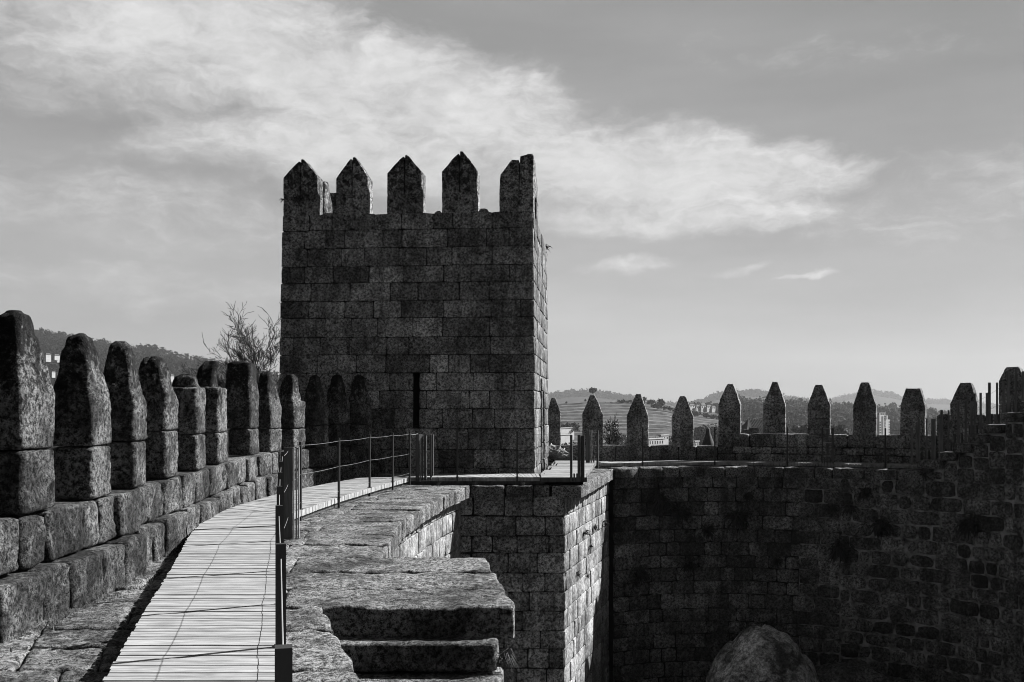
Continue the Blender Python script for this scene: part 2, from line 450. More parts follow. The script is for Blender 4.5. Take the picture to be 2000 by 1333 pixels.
for (a, b, e) in rows:
    wid = e((a + b) / 2) + 5.6
    first = 1.2 + random.uniform(0, .5) if e is XR else 2.35 + random.uniform(-.1, .2)
    ts = [0, first]
    while ts[-1] < wid - .5: ts.append(ts[-1] + random.uniform(.5, .9))
    for i, (p, q) in enumerate(zip(ts[:-1], ts[1:])):
        dz = random.uniform(-.012, .012)
        fm = pave_map(e)
        g2 = lambda s, t, d, fm=fm, dz=dz: fm(s, t, d + dz)
        near = b < 14
        block(mb, lambda u, v, d, g2=g2: g2(u, v, d), a + .006, b - .006, p, q - .004, T=.30, Rr=.034, step=.08 if near else .15,
              amp=.028, wob=.032, nsc=4.0, tone=random.uniform(.35, .7))
# platform before the tower and on top of the corner bastion
XB = lambda y: float(np.interp(y, [24.8, 31.4, 36], [1.75, 3.2, 4.2]))
def plat_map(s, t, d): return (s, t, PAVE + d)
x = -1.05
while x < .9:
    x2 = x + random.uniform(.7, 1.0); x2 = min(x2, .95) if x2 < .8 else .95
    for (a, b) in ((24.82, 25.55), (25.55, 26.4), (26.4, 27.2)):
        block(mb, lambda t, s, d: (s, t, PAVE + d), a, b - .01, x + .006, x2 - .006, T=.30, Rr=.05, step=.12, amp=.022, wob=.025, tone=random.uniform(.3, .7))
    x = x2
y = 24.8; xs0 = .95
def bas_map(edge): return lambda s, t, d: (edge(s) - t, s, PAVE + d)
while y < 35.4:
    y2 = y + random.uniform(.45, .8)
    ts = [0, .8 + random.uniform(-.1, .1), XB(y) - .95 + .05] if XB(y) > 1.9 else [0, XB(y) - .955]
    for p, q in zip(ts[:-1], ts[1:]):
        if q - p > .1:
            block(mb, bas_map(XB), y + .006, y2 - .006, p, q - .008, T=.30, Rr=.05, step=.12, amp=.022, wob=.025, tone=random.uniform(.35, .7))
    y = y2
for (a, b) in ((24.8, 27.2),):
    x = -6.0
    while x < -1.05:
        block(mb, lambda t, s, d: (s, t, PAVE + d), a, b, x, min(x + 1.0, -1.06), T=.3, Rr=.03, step=.3, amp=.02, wob=.02, tone=.5); x += 1.0
# far wall walk
CP = Path([wp(1203, 31.3, 0)[:2], wp(1300, 31.9, 0)[:2], wp(1450, 32.0, 0)[:2], wp(1600, 31.4, 0)[:2], wp(1720, 30.6, 0)[:2], wp(1800, 30.0, 0)[:2], wp(1900, 29.0, 0)[:2], wp(2010, 27.6, 0)[:2], wp(2100, 26.0, 0)[:2], wp(2300, 22.6, 0)[:2]])
CS = CP.s_of_x(wp(1803, 30, 0)[0])
s = 0.0
COPE = []
while s < CS:
    s2 = min(CS, s + random.uniform(.5, 1.0)); COPE.append((s, s2)); s = s2
fwalk = lambda s, t, d: (lambda p, tt: (p.x - tt.y * t * -1 * -1, p.y + tt.x * t, -.15 + d))(*CP.at(s))
def far_walk(s, t, d):
    p, tt = CP.at(s); n = Vector((-tt.y, tt.x))      # to the left of travel = outwards (away from camera)
    q = p + n * t
    return (q.x, q.y, -.15 + d)
for (a, b) in COPE:
    block(mb, lambda u, v, d: far_walk(u, .7 - v, d), a + .006, b - .006, 0, .7, T=.32, Rr=.06, step=.14, amp=.03, wob=.025, tone=random.uniform(.2, .75))
    block(mb, lambda u, v, d: far_walk(u, 3.4 - v, d), a + .006, b - .006, 0, 2.68, T=.1, Rr=.03, step=.4, amp=.02, wob=.02, tone=.5)
paving = single('stone_walkway', mb, M_COPE, None, None, kind='structure', smooth=True)
bed = MB()
for (a, b, e) in rows:
    bed.quad((e(a) - .10, a, PAVE - .06), (e(b) - .10, b, PAVE - .06), (-5.7, b, PAVE - .06), (-5.7, a, PAVE - .06))
bed.quad((-6.2, 24.85, PAVE - .06), (1.7, 24.9, PAVE - .06), (3.1, 31.4, PAVE - .06), (-6.2, 31.4, PAVE - .06))
single('walkway_bed', bed, M_JOINT, None, None, kind='structure')

# ------------------------------------------------------------------ inner walls below the walk
def lerp_list(a, b, n, j=0.04):
    zs = [a + (b - a) * k / n for k in range(n + 1)]
    return [zs[0]] + [z + random.uniform(-j, j) for z in zs[1:-1]] + [zs[-1]]

rw = thing('retaining_wall', 'sunlit inner wall under the curved walkway ledge, left of the tower corner block', 'wall', (-1.9, 18, -7.5))
RP = Path([(XR(t) - .30, t) for t in (12.2, 13.5, 15.5, 17.3, 19.4, 22, 25.2)])
fm = face_map(RP, 0, 1)
mb = MB(); zs = lerp_list(-3.5, -.42, 7)
courses(mb, fm, 0, RP.L, zs, .35, .8, T=.1, Rr=.02, step=.16, amp=.012, wob=.012)
zs = lerp_list(-7.5, -3.5, 8)
courses(mb, fm, 0, RP.L, zs, .5, 1.0, T=.1, Rr=.02, step=.5, amp=.012, wob=.012)
part('masonry', mb, M_PALE, rw, True)
mb = MB(); strip_back(mb, fm, 0, RP.L, -7.5, -.24)
RP2 = Path([(XR(t) - .16, t) for t in (-4, 0, 5, 7, 9.5)])
f2 = face_map(RP2, 0, 1); strip_back(mb, f2, 0, RP2.L, -7.5, -.24, 0)
part('mortar_bed', mb, M_JOINT, rw)

st = thing('stone_staircase', 'stone stairs of thick cantilevered slabs descending from the walkway into the yard', 'stairs', (-.9, 9, -7.5))
for k in range(6):
    z = -.48 - .29 * k; y1 = 9.26 - .30 * k; xr = -.14 + .05 * k; xl = XR(y1) - .2
    mb = MB()
    loft(mb, local_frame((0, 0, 0), (1, 0), (0, 1)), [(z - .27, xl, xr, y1, y1 + .62), (z, xl, xr, y1, y1 + .62)], .07, .045, .02, 4.0, random.uniform(.4, .6))
    part('step', mb, M_COPE, st, True)
mb = MB(); mb.box((-1.2, 11.35, -4.1), (.62, 1.05, 3.45)); part('pier', mb, M_CURT, st)

bs = thing('corner_bastion', 'square corner block of pale granite under the ledge, its right face in sun', 'bastion', (1.3, 25.2, -7.5))
B0 = (1.33, 25.15); B1 = (3.08, 31.6)
BF = Path([(-1.5, 25.15), (0, 25.15), B0]); BR = Path([B0, (B0[0] + .6 * (B1[0] - B0[0]) / 2 * 1.667, B0[1] + (B1[1] - B0[1]) * .5), B1])
zs = [-7.5, -6.95, -6.4, -5.9, -5.35, -4.85, -4.35, -3.9, -3.4, -2.92, -2.44, -1.93, -1.5, -1.0, -.5 + .02]
fm = face_map(BF, 0, 1); mb = MB()
courses(mb, fm, 0, BF.L, zs, .5, 1.0, T=.1, Rr=.03, step=.13, amp=.014, wob=.012)
fr = face_map(BR, 0, 1)
mb2 = MB(); courses(mb2, fr, 0, BR.L, zs, .3, .75, T=.1, Rr=.018, step=.14, amp=.012, wob=.012, jit=.016)
part('front_masonry', mb, M_TOWER, bs, True); part('side_masonry', mb2, M_PALE, bs, True)
mb = MB(); strip_back(mb, fm, 0, BF.L, -7.5, -.24, -.035); strip_back(mb, fr, 0, BR.L, -7.5, -.24, -.03); part('mortar_bed', mb, M_JOINT, bs)

# ------------------------------------------------------------------ far curtain wall
PP = Path([wp(*a)[:2] for a in ((1040, 34.6, 0), (1200, 34.5, 0), (1350, 34.1, 0), (1450, 33.7, 0), (1600, 32.95, 0), (1720, 32.2, 0), (1800, 31.6, 0), (1880, 31.0, 0), (2000, 29.9, 0), (2080, 29.0, 0), (2330, 25.8, 0))])
def s_px(path, px):
    return float(np.interp(px, [1000 + F * p.x / p.y for p in path.p], path.s))
cw = thing('curtain_wall', 'long shaded curtain wall across the yard with pointed merlons against the valley', 'wall', (8, 33, -7.5))
fpp = face_map(PP, 0, 1)
mb = MB()
sA, sB, sC, sD = s_px(PP, 1050), s_px(PP, 1402), s_px(PP, 1830), PP.L
courses(mb, fpp, sA, sB, [-.35, -.12, .46], .5, 1.2, T=.5, Rr=.03, step=.16, amp=.02, wob=.02)
courses(mb, fpp, sB, sC, [-.35, .2, .44, .88], .6, 1.3, T=.5, Rr=.03, step=.16, amp=.02, wob=.02)
courses(mb, fpp, sC, sD, [-.35, .2, .6, 1.1, 1.55], .6, 1.3, T=.5, Rr=.03, step=.16, amp=.02, wob=.02)
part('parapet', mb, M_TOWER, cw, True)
mb = MB(); strip_back(mb, fpp, sA, sB, -.4, .40, -.05); strip_back(mb, fpp, sB, sC, -.4, .82, -.05); strip_back(mb, fpp, sC, sD, -.4, 1.5, -.05)
for a, b, zt in ((sA, sB, .40), (sB, sC, .82), (sC, sD, 1.5)):
    for k in range(12):
        u, v = a + (b - a) * k / 12, a + (b - a) * (k + 1) / 12
        mb.quad(fpp(u, zt, -.05), fpp(v, zt, -.05), fpp(v, zt, -.5), fpp(u, zt, -.5)); mb.quad(fpp(v, -8, -.5), fpp(u, -8, -.5), fpp(u, zt, -.5), fpp(v, zt, -.5))
part('parapet_core', mb, M_JOINT, cw)
# (px left, px right, y top, y base, y joint, y shoulder, tip px, kind)
FM = [(1070, 1095, 778, 868, 838, 806, 8), (1138, 1178, 771, 868, 836, 809, 8), (1224, 1266, 770, 869, 840, 812, 9), (1312, 1354, 774, 871, 841, 813, 11),
      (1403, 1446, 750, 845, 816, 791, 12), (1490, 1534, 746, 845, 817, 791, 10), (1577, 1621, 752, 847, 818, 792, 14), (1666, 1711, 747, 849, 819, 792, 15),
      (1758, 1806, 759, 850, 818, 792, 26), (1855, 1908, 748, 850, 826, 790, 20), (1950, 2001, 717, 812, 790, 745, 22), (2056, 2112, 690, 790, 762, 722, 24), (2170, 2230, 660, 765, 735, 695, 24)]
for (a, b, yt, yb, yj, ys, tip) in FM:
    sa, sb = s_px(PP, a), s_px(PP, b); c = (sa + sb) / 2; p, t = PP.at(c); n = Vector((-t.y, t.x)); D = p.y
    w = sb - sa; z = lambda yy: zat(yy, D)
    fr = local_frame((p.x, p.y, 0), t, n); T = .46
    mb = MB(); loft(mb, fr, [(z(yb) - .03, -w / 2, w / 2, .01, T), (z(yj), -w / 2, w / 2, .01, T)], .09, .025, .012, 4, random.uniform(.4, .6))
    m = part('merlon', mb, M_TOWER, cw, True)
    tw = tip / F * D / 2; jx = random.uniform(-.04, .04)
    mb = MB(); loft(mb, fr, [(z(yj) + .004, -w / 2, w / 2, .01, T), (z(ys), -w / 2, w / 2, .01, T), (z(yt), jx - tw, jx + tw, .06, T - .06)], .09, .025, .016, 4, random.uniform(.35, .6))
    part('capstone', mb, M_TOWER, m, True)
# face below the walk, rising with the stairs on the right
WP = Path([(p.x - .0, p.y + .38) for p in (Vector(CP.at(CP.L * k / 14)[0]) for k in range(15))])
fw = face_map(WP, 0, 1)
sk = s_px(WP, 1800); mb = MB()
zs = [-7.5, -7.0, -6.5, -6.05, -5.6, -5.2, -4.78, -4.3, -3.88, -3.45, -3.05, -2.62, -2.2, -1.75, -1.3, -.85, -.46]
courses(mb, fw, 0, s_px(WP, 1640), zs, .38, 1.0, T=.1, Rr=.03, step=.13, amp=.02, wob=.022, jit=.022, corner=1.2)
zs2 = [z - .09 for z in zs[:-1]] + [-.46]
courses(mb, fw, s_px(WP, 1640), WP.L, zs2, .35, 1.0, T=.1, Rr=.045, step=.13, amp=.016, wob=.026, jit=.010, corner=1.6)
STEPS = [(1789, 1837, 900), (1830, 1864, 884), (1857, 1893, 868), (1888, 1926, 849), (1918, 1950, 830), (1950, 1992, 807), (1985, 2040, 785), (2030, 2085, 763), (2075, 2135, 741)]
for i, (a, b, yy) in enumerate(STEPS):
    sa, sb = s_px(WP, a + 12), s_px(WP, STEPS[i + 1][0] + 12 if i + 1 < len(STEPS) else 2290)
    D = WP.at(sa)[0].y; zt = zat(yy + 20, D)
    n = max(1, int((zt + .46) / .42 + .5))
    if zt > -.4:
        courses(mb, fw, sa, sb, [-.46 + (zt + .46) * k / n for k in range(n + 1)], .4, .9, T=.1, Rr=.05, step=.14, amp=.02, wob=.025)
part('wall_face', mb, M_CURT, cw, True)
mb = MB(); strip_back(mb, fw, 0, s_px(WP, 1560), -7.6, -.3, -.05, 60)
part('mortar_bed', mb, M_JOINT, cw)
mb = MB(); strip_back(mb, fw, s_px(WP, 1560), WP.L, -7.6, -.3, -.036, 60)
for i, (a, b, yy) in enumerate(STEPS):
    sa, sb = s_px(WP, a + 12), s_px(WP, STEPS[i + 1][0] + 12 if i + 1 < len(STEPS) else 2290)
    D = WP.at(sa)[0].y; strip_back(mb, fw, sa, sb, -.3, zat(yy + 16, D), -.036, 6)
part('mortar_bed', mb, M_MORTAR, cw)
ws = thing('wall_stairs', 'stone steps climbing along the curtain wall at the right edge', 'stairs', (wp(1800, 30, 0)[0], 30, -.2))
for i, (a, b, yy) in enumerate(STEPS):
    sa, sb = s_px(CP, a), s_px(CP, b); p, t = CP.at((sa + sb) / 2); n = Vector((-t.y, t.x)); D = p.y; zt = zat(yy, D)
    mb = MB(); w = (sb - sa) / 2 + .02
    loft(mb, local_frame((p.x, p.y, 0), t, n), [(zt - .25, -w, w, .05, 1.7), (zt, -w, w, .05, 1.7)], .1, .06, .025, 4, random.uniform(.3, .7))
    part('step', mb, M_CURT, ws, True)

# ------------------------------------------------------------------ battlement on the left
bw = thing('battlement_wall', 'sunlit lichen covered parapet with twelve worn merlons curving along the boardwalk', 'wall', (-4.6, 14, -.3))
fl = face_map(wallp, 0, 1)
mb = MB(); s = wallp.s_of_y(-1)
def near_step(p): return .05 if p.y < 14 else (.08 if p.y < 19 else .12)
for (za, zb, off, lo, hi, rr) in ((-.30, .27, .13, .5, .85, .045), (.275, .75, .02, .42, .85, .05)):
    s = wallp.s_of_y(3) + random.uniform(0, .3)
    while s < wallp.L:
        s2 = s + random.uniform(lo, hi); p, t = wallp.at(s)
        dj = random.uniform(-.06, .05) if off < .1 else random.uniform(-.04, .04)
        zt = zb + random.uniform(-.03, .03) if off > .1 else zb
        block(mb, lambda u, v, d, k=off + dj: fl(u, v, d + k), s + .004, min(s2, wallp.L + .2) - .004, za, zt, T=.5, Rr=rr * random.uniform(.7, 1.1), step=near_step(p),
              amp=.03, wob=.03, nsc=3.2, tone=random.uniform(.15, .65))
        s = s2
part('parapet', mb, M_WALL, bw, True)
mb = MB(); strip_back(mb, fl, 0, wallp.L, -.5, .70, -.12, 60)
for k in range(60):
    u, v = wallp.L * k / 60, wallp.L * (k + 1) / 60
    mb.quad(fl(u, .70, -.12), fl(v, .70, -.12), fl(v, .70, -.5), fl(u, .70, -.5)); mb.quad(fl(v, -9, -.5), fl(u, -9, -.5), fl(u, .70, -.5), fl(v, .70, -.5))
part('parapet_core', mb, M_JOINT, bw)
# near Y, width, y base, y joint, y top, shape
ML = [(7.05, .66, 1.34, 2.6, 'tall'), (8.75, .67, 1.34, 2.60, 'tall'), (10.27, .60, 1.32, 2.51, 'point'), (11.75, .56, 1.32, 2.52, 'point'), (13.4, .68, 1.41, 2.43, 'broken'),
      (15.2, .66, 1.32, 2.26, 'knob'), (17.0, .76, 1.30, 2.54, 'lean'), (20.0, .78, 1.31, 2.67, 'blunt'), (21.75, .85, 1.27, 2.55, 'point'), (23.4, .68, 1.25, 2.53, 'chip'),
      (24.55, .62, 1.31, 2.55, 'point'), (25.5, .5, 1.31, 2.6, 'point'), (26.25, .62, 1.31, 2.62, 'point')]
for i, (yn, w, zj, zt, shape) in enumerate(ML):
    s0 = wallp.s_of_y(yn); p, t = wallp.at(s0 + w / 2); n = Vector((-t.y, t.x)); D = p.y
    fr = local_frame((p.x, p.y, 0), t, n); T = .46; st_ = near_step(p) * .8; h = w / 2
    zs0 = .76 + random.uniform(-.02, .02)
    mb = MB(); loft(mb, fr, [(zs0, -h, h, 0, T), (zj - .012, -h * 1.0, h, 0, T)], st_, .045, .024, 3.2, random.uniform(.25, .75), .6)
    m = part('merlon', mb, M_WALL, bw, True)
    mb = MB(); tn = random.uniform(.3, .65)
    if shape in ('tall', 'point'):
        zs1 = zj + (zt - zj) * random.uniform(.30, .42); tw = .085 if shape == 'tall' else .075
        loft(mb, fr, [(zj, -h, h, 0, T), (zs1, -h, h, .0, T), (zt - .05, -tw * 1.5, tw * 1.35, .13, T - .13), (zt, -tw * .9, tw * .8, .16, T - .16)], st_, .04, .022, 3.2, tn, .8)
    elif shape == 'broken':
        loft(mb, fr, [(zj, -h, h, 0, T), (zj + .45, -h, h, 0, T), (zj + .66, -h, h * .55, .03, T - .05), (zt - .1, -h * .7, h * .1, .08, T - .08), (zt, -h * .55, h * .05, .12, T - .1)], st_, .055, .03, 3.2, tn, .7)
    elif shape == 'knob':
        loft(mb, fr, [(zj, -h, h, 0, T), (zt - .22, -h, h, 0, T)], st_, .055, .025, 3.2, tn, .6)
        loft(mb, fr, [(zt - .25, -h * .7, h * .3, .05, T - .03), (zt - .06, -h * .55, h * .1, .1, T - .08), (zt, -h * .4, 0, .14, T - .12)], st_, .05, .03, 5, tn, .6)
    elif shape == 'lean':
        loft(mb, fr, [(zj, -h, h, 0, T), (zj + .78, -h, h * .9, 0, T)], st_, .055, .025, 3.2, tn, .6)
        loft(mb, fr, [(zj + .76, -h * .85, h * .15, .12, T - .02), (zj + 1.02, -h * .7, h * .12, .10, T - .05), (zt - .08, -h * .45, h * .25, .02, T - .12), (zt, -h * .3, h * .2, .05, T - .15)], st_, .06, .03, 5, tn, .6)
    elif shape == 'blunt':
        loft(mb, fr, [(zj, -h, h, 0, T + .1), (zj + .72, -h, h * .96, .0, T + .1), (zt - .04, -h * .75, h * .55, .03, T + .02), (zt, -h * .7, h * .45, .08, T)], st_, .06, .025, 3.2, tn, .5)
    else:
        loft(mb, fr, [(zj, -h, h, 0, T), (zj + .62, -h, h, 0, T), (zj + .66, -h * .9, h * .6, .05, T), (zt - .1, -h * .55, h * .1, .08, T - .08), (zt, -h * .4, 0, .13, T - .12)], st_, .05, .03, 4, tn, .8)
    part('capstone', mb, M_WALL, m, True)

# ------------------------------------------------------------------ the tower
tw = thing('stone_tower', 'square granite tower with pointed merlons standing over the boardwalk', 'tower', (-2.9, 30, -.3))
TA = R(5.3); TC = Vector((.62, 26.75)); TU = Vector((-math.cos(TA), math.sin(TA))); TV = Vector((math.sin(TA), math.cos(TA)))
TWD, TDP = 7.12, 6.6; TB = .014; TZ0 = -.3
def t_front(s, z, d):
    b = TB * (z - TZ0); k = 1 - 2 * b / TWD
    q = TC + TU * (b * .5 + (TWD - s) * (1 - 1.6 * b / TWD)) + TV * (b - d)
    return (q.x, q.y, z)
def t_right(s, z, d):
    b = TB * (z - TZ0)
    q = TC + TV * (b + s * (1 - 2 * b / TDP)) + TU * (b * .5 - d)
    return (q.x, q.y, z)
def t_left(s, z, d):
    b = TB * (z - TZ0)
    q = TC + TU * (TWD - b * 1.1 + d) + TV * (TDP - b - s * (1 - 2 * b / TDP))
    return (q.x, q.y, z)
def t_back(s, z, d):
    b = TB * (z - TZ0)
    q = TC + TU * (b + s * (1 - 2 * b / TWD)) + TV * (TDP - b + d)
    return (q.x, q.y, z)
ys = [938, 915, 879, 837, 799, 763, 728, 692, 657, 619, 585, 549, 516, 480, 444, 412]
zs = [TZ0] + [zat(yy, 26.85) for yy in ys[1:]]
TZ = zs[-1]
slit_s = [TWD - (TC.x - wp(px, 27.0, 0)[0]) / math.cos(TA) for px in (806, 817)]
slit = (slit_s[0], slit_s[1], zs[3] + (zs[4] - zs[3]) * .14, zs[6])
door = (2.9, 3.75, TZ0, 2.25)
mb = MB()
kw = dict(T=.12, Rr=.022, step=.11, amp=.014, wob=.012)
courses(mb, t_front, 0, TWD, zs, .5, 1.35, holes=(slit,), jit=.010, **kw)
part('front_masonry', mb, M_TOWER, tw, True)
mb = MB(); kw['step'] = .2
courses(mb, t_right, 0, TDP, zs, .4, 1.1, holes=(door,), jit=.016, **kw)
part('side_masonry', mb, M_SIDE, tw, True)
mb = MB(); kw['step'] = .6; kw['amp'] = .01
courses(mb, t_left, 0, TDP, zs, .6, 1.2, **kw); courses(mb, t_back, 0, TWD, zs, .6, 1.2, **kw)
part('rear_masonry', mb, M_TOWER, tw, True)
mb = MB(); d = -.04
strip_back(mb, t_front, .04, TWD - .04, TZ0, TZ - .02, d, 3, (slit,)); strip_back(mb, t_right, .04, TDP - .04, TZ0, TZ - .02, d, 3, (door,))
strip_back(mb, t_left, .04, TDP - .04, TZ0, TZ - .02, d, 2); strip_back(mb, t_back, .04, TWD - .04, TZ0, TZ - .02, d, 2)
mb.quad(t_front(.05, TZ - .03, d), t_front(TWD - .05, TZ - .03, d), t_right(TDP - .05, TZ - .03, d), t_left(.05, TZ - .03, d))
part('wall_core', mb, M_JOINT, tw)
def s_front(px, z):
    k = np.linspace(-.3, TWD + .3, 400); q = [t_front(a, z, 0) for a in k]
    return float(np.interp(px, [1000 + F * p[0] / p[1] for p in q], k))
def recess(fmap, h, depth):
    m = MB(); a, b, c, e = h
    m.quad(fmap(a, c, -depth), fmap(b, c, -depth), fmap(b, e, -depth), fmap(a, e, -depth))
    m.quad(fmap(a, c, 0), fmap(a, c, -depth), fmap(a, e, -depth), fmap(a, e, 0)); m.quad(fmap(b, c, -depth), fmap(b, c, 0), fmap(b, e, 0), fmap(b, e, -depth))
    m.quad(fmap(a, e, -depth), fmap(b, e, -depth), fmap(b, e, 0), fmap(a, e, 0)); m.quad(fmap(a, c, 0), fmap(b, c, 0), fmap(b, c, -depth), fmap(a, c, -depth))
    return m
part('arrow_slit', recess(t_front, slit, 1.2), M_JOINT, tw); part('doorway', recess(t_right, door, 1.0), M_JOINT, tw)
mb = MB(); 
for (a, b) in ((door[0] - .32, door[0]), (door[1], door[1] + .3)):
    for k in range(5):
        block(mb, lambda u, v, d: t_right(u, v, d + .05), a, b, TZ0 + k * .51, TZ0 + (k + 1) * .51 - .01, T=.1, Rr=.02, step=.15, amp=.01, wob=.01)
block(mb, lambda u, v, d: t_right(u, v, d + .06), door[0] - .4, door[1] + .4, 2.255, 2.62, T=.12, Rr=.02, step=.15, amp=.01, wob=.01)
part('door_frame', mb, M_SIDE, tw, True)
TT = .58
def tmerlon(px0, px1, yt, yj, ysh, yb=414, tip=10, broken=None):
    m = None; D = 27.0
    sa, sb = s_front(px0, TZ), s_front(px1, TZ)
    o = t_front((sa + sb) / 2, TZ, 0); w = (sb - sa); h = w / 2
    ox = Vector((o[0], o[1], 0)); Dd = o[1]
    fr = local_frame(ox, -TU, TV); z = lambda yy: zat(yy, Dd)
    mb = MB(); loft(mb, fr, [(TZ - .02, -h, h, 0, TT), (z(yj), -h, h, 0, TT)], .09, .022, .012, 4, random.uniform(.4, .6))
    mr = part('merlon', mb, M_TOWER, tw, True)
    mb = MB(); tp = tip / F * Dd / 2; zj, zsd, zt = z(yj) + .004, z(ysh), z(yt)
    g = .012; tn = random.uniform(.4, .55); dz = random.uniform(-.05, .05)
    if broken is None:
        loft(mb, fr, [(zj, -h, -g, 0, TT), (zsd, -h, -g, 0, TT), (zt - .03 + dz, -tp, -g, .03, TT - .03)], .08, .022, .014, 4, tn)
        loft(mb, fr, [(zj, g, h, 0, TT), (zsd + .02, g, h, 0, TT), (zt, g, tp + .02, .03, TT - .03)], .08, .022, .014, 4, tn + .06)
    else:
        loft(mb, fr, [(zj, -h, h * .15, 0, TT), (zsd, -h + .03, h * .15, 0, TT), (z(312), -h * .3, h * .15, .03, TT)], .08, .022, .014, 4, tn)
        loft(mb, fr, [(zj, h * .18, h, 0, 1.0), (z(305), h * .22, h, 0, .9), (zt, h * .55, h * .95, .1, .6)], .08, .03, .014, 4, tn + .06)
    part('capstone', mb, M_TOWER, mr, True)
for a in ((554, 619, 311, 386, 346), (657, 718, 307, 383, 348), (757, 823, 303, 381, 338), (864, 931, 295, 375, 334)): tmerlon(*a)
tmerlon(976, 1041, 299, 375, 340, broken=True)
def smerlon(fmap, s0, s1, zj, zt, mat, inward):
    o = fmap((s0 + s1) / 2, TZ, 0); a = Vector(fmap(s0, TZ, 0)); b = Vector(fmap(s1, TZ, 0)); t = (b - a).normalized(); n = Vector((-t.y, t.x, 0))
    fr = local_frame((o[0], o[1], 0), t, n); h = (s1 - s0) / 2
    mb = MB(); loft(mb, fr, [(TZ - .02, -h, h, 0, TT), (zj, -h, h, 0, TT)], .15, .03, .012, 4, .5); m = part('merlon', mb, mat, tw, True)
    mb = MB(); loft(mb, fr, [(zj + .004, -h, h, 0, TT), (zj + (zt - zj) * .4, -h, h, 0, TT), (zt, -.1, .1, .05, TT - .05)], .12, .03, .014, 4, .5); part('capstone', mb, mat, m, True)
smerlon(t_right, 1.3, 2.1, TZ + .5, TZ + 1.45, M_SIDE, 1)
for s in (.2, 1.9, 3.5): smerlon(t_left, s, s + .85, TZ + .5, TZ + 1.5, M_TOWER, 1)
for s in (4.2, 6.0): smerlon(t_back, s, s + .85, TZ + .5, TZ + 1.5, M_TOWER, 1)
for px, ww, hh in ((855, .10, .06), (944, .16, .10), (640, .2, .05)):
    mb = MB(); o = t_front(s_front(px, TZ), TZ, 0)
    loft(mb, local_frame((o[0], o[1], 0), -TU, TV), [(TZ - .02, -ww, ww, .02, .4), (TZ + hh, -ww * .6, ww * .6, .05, .35)], .06, .03, .02, 5, .5)
    part('loose_stone', mb, M_TOWER, tw, True)

# ------------------------------------------------------------------ boardwalk
bwk = thing('boardwalk', 'pale slatted timber boardwalk running past the tower and along the curtain wall', 'boardwalk', (-2.5, 9, -.2))
def boards(mb, Lp, Rp, pitch=.096, gap=.013, z=0.0, th=.10, zf=None):
    n = 400; t = np.linspace(0, len(Lp) - 1, n); ix = np.arange(len(Lp))
    Lx, Ly = np.interp(t, ix, [p[0] for p in Lp]), np.interp(t, ix, [p[1] for p in Lp])
    Rx, Ry = np.interp(t, ix, [p[0] for p in Rp]), np.interp(t, ix, [p[1] for p in Rp])
    for _ in range(3):                       # relax the corners
        for A in (Lx, Ly, Rx, Ry):
            B = A.copy()
            for k in range(1, n - 1): B[k] = A[max(0, k - 6):k + 7].mean() if 6 < k < n - 7 else A[k]
            A[:] = B
    cx, cy = (Lx + Rx) / 2, (Ly + Ry) / 2
    s = np.concatenate([[0], np.cumsum(np.hypot(np.diff(cx), np.diff(cy)))]); nb = int(s[-1] / pitch)
    for k in range(nb):
        a, b = s[-1] * k / nb, s[-1] * (k + 1) / nb - gap * random.uniform(.5, 1.7)
        e = [random.uniform(-.008, .008) for _ in range(2)]
        dz = random.uniform(-.003, .003)
        q = []
        for x in (a, b):
            l = Vector((np.interp(x, s, Lx), np.interp(x, s, Ly))); r = Vector((np.interp(x, s, Rx), np.interp(x, s, Ry)))
            d = (r - l).normalized(); q.append((l - d * e[0], r + d * e[1]))
        vs = []
        for zz in (z - th + dz, z + dz):
            vs += [(q[0][0].x, q[0][0].y, zz), (q[0][1].x, q[0][1].y, zz), (q[1][1].x, q[1][1].y, zz), (q[1][0].x, q[1][0].y, zz)]
        mb.add(vs, [(3, 2, 1, 0), (4, 5, 6, 7), (0, 1, 5, 4), (1, 2, 6, 5), (2, 3, 7, 6), (3, 0, 4, 7)], random.uniform(.36, .64))
    return Lx, Ly, Rx, Ry
DL = [(-.3, -3), (-1.62, 2.5), (-2.55, 6.2), (-2.99, 7.96), (-3.73, 11), (-4.35, 13.4), (-4.76, 15.4), (-4.88, 17.4), (-4.72, 20.0), (-4.3, 22.6), (-3.72, 25.0)]
DR = [(.85, -3), (-.6, 2.5), (-1.47, 6.2), (-1.88, 7.96), (-2.6, 11), (-3.17, 13.4), (-3.5, 15.2), (-3.58, 16.4), (-3.36, 19.2), (-3.0, 22.0), (-2.55, 24.9)]
mb = MB(); e1 = boards(mb, DL, DR)
e2 = boards(mb, [(-3.55, 26.4), (0.72, 26.4)], [(-2.6, 25.02), (0.72, 25.02)], z=-.004)
e3 = boards(mb, [(.74, 25.0), (.76, 26.5), (1.45, 33.2)], [(1.86, 25.0), (1.98, 26.5), (2.85, 33.2)], z=-.008)
far_off = lambda o: [tuple((lambda p, t: (p.x - t.y * o, p.y + t.x * o))(*CP.at(s_px(CP, px)))) for px in (1206, 1260, 1330, 1400, 1470, 1540, 1610, 1680, 1740, 1788)]
fo, fi = far_off(1.75), far_off(.62)
e4 = boards(mb, [(2.75, 34.0)] + fo, [(2.9, 32.2)] + fi, z=-.03)
part('decking', mb, M_WOOD, bwk)
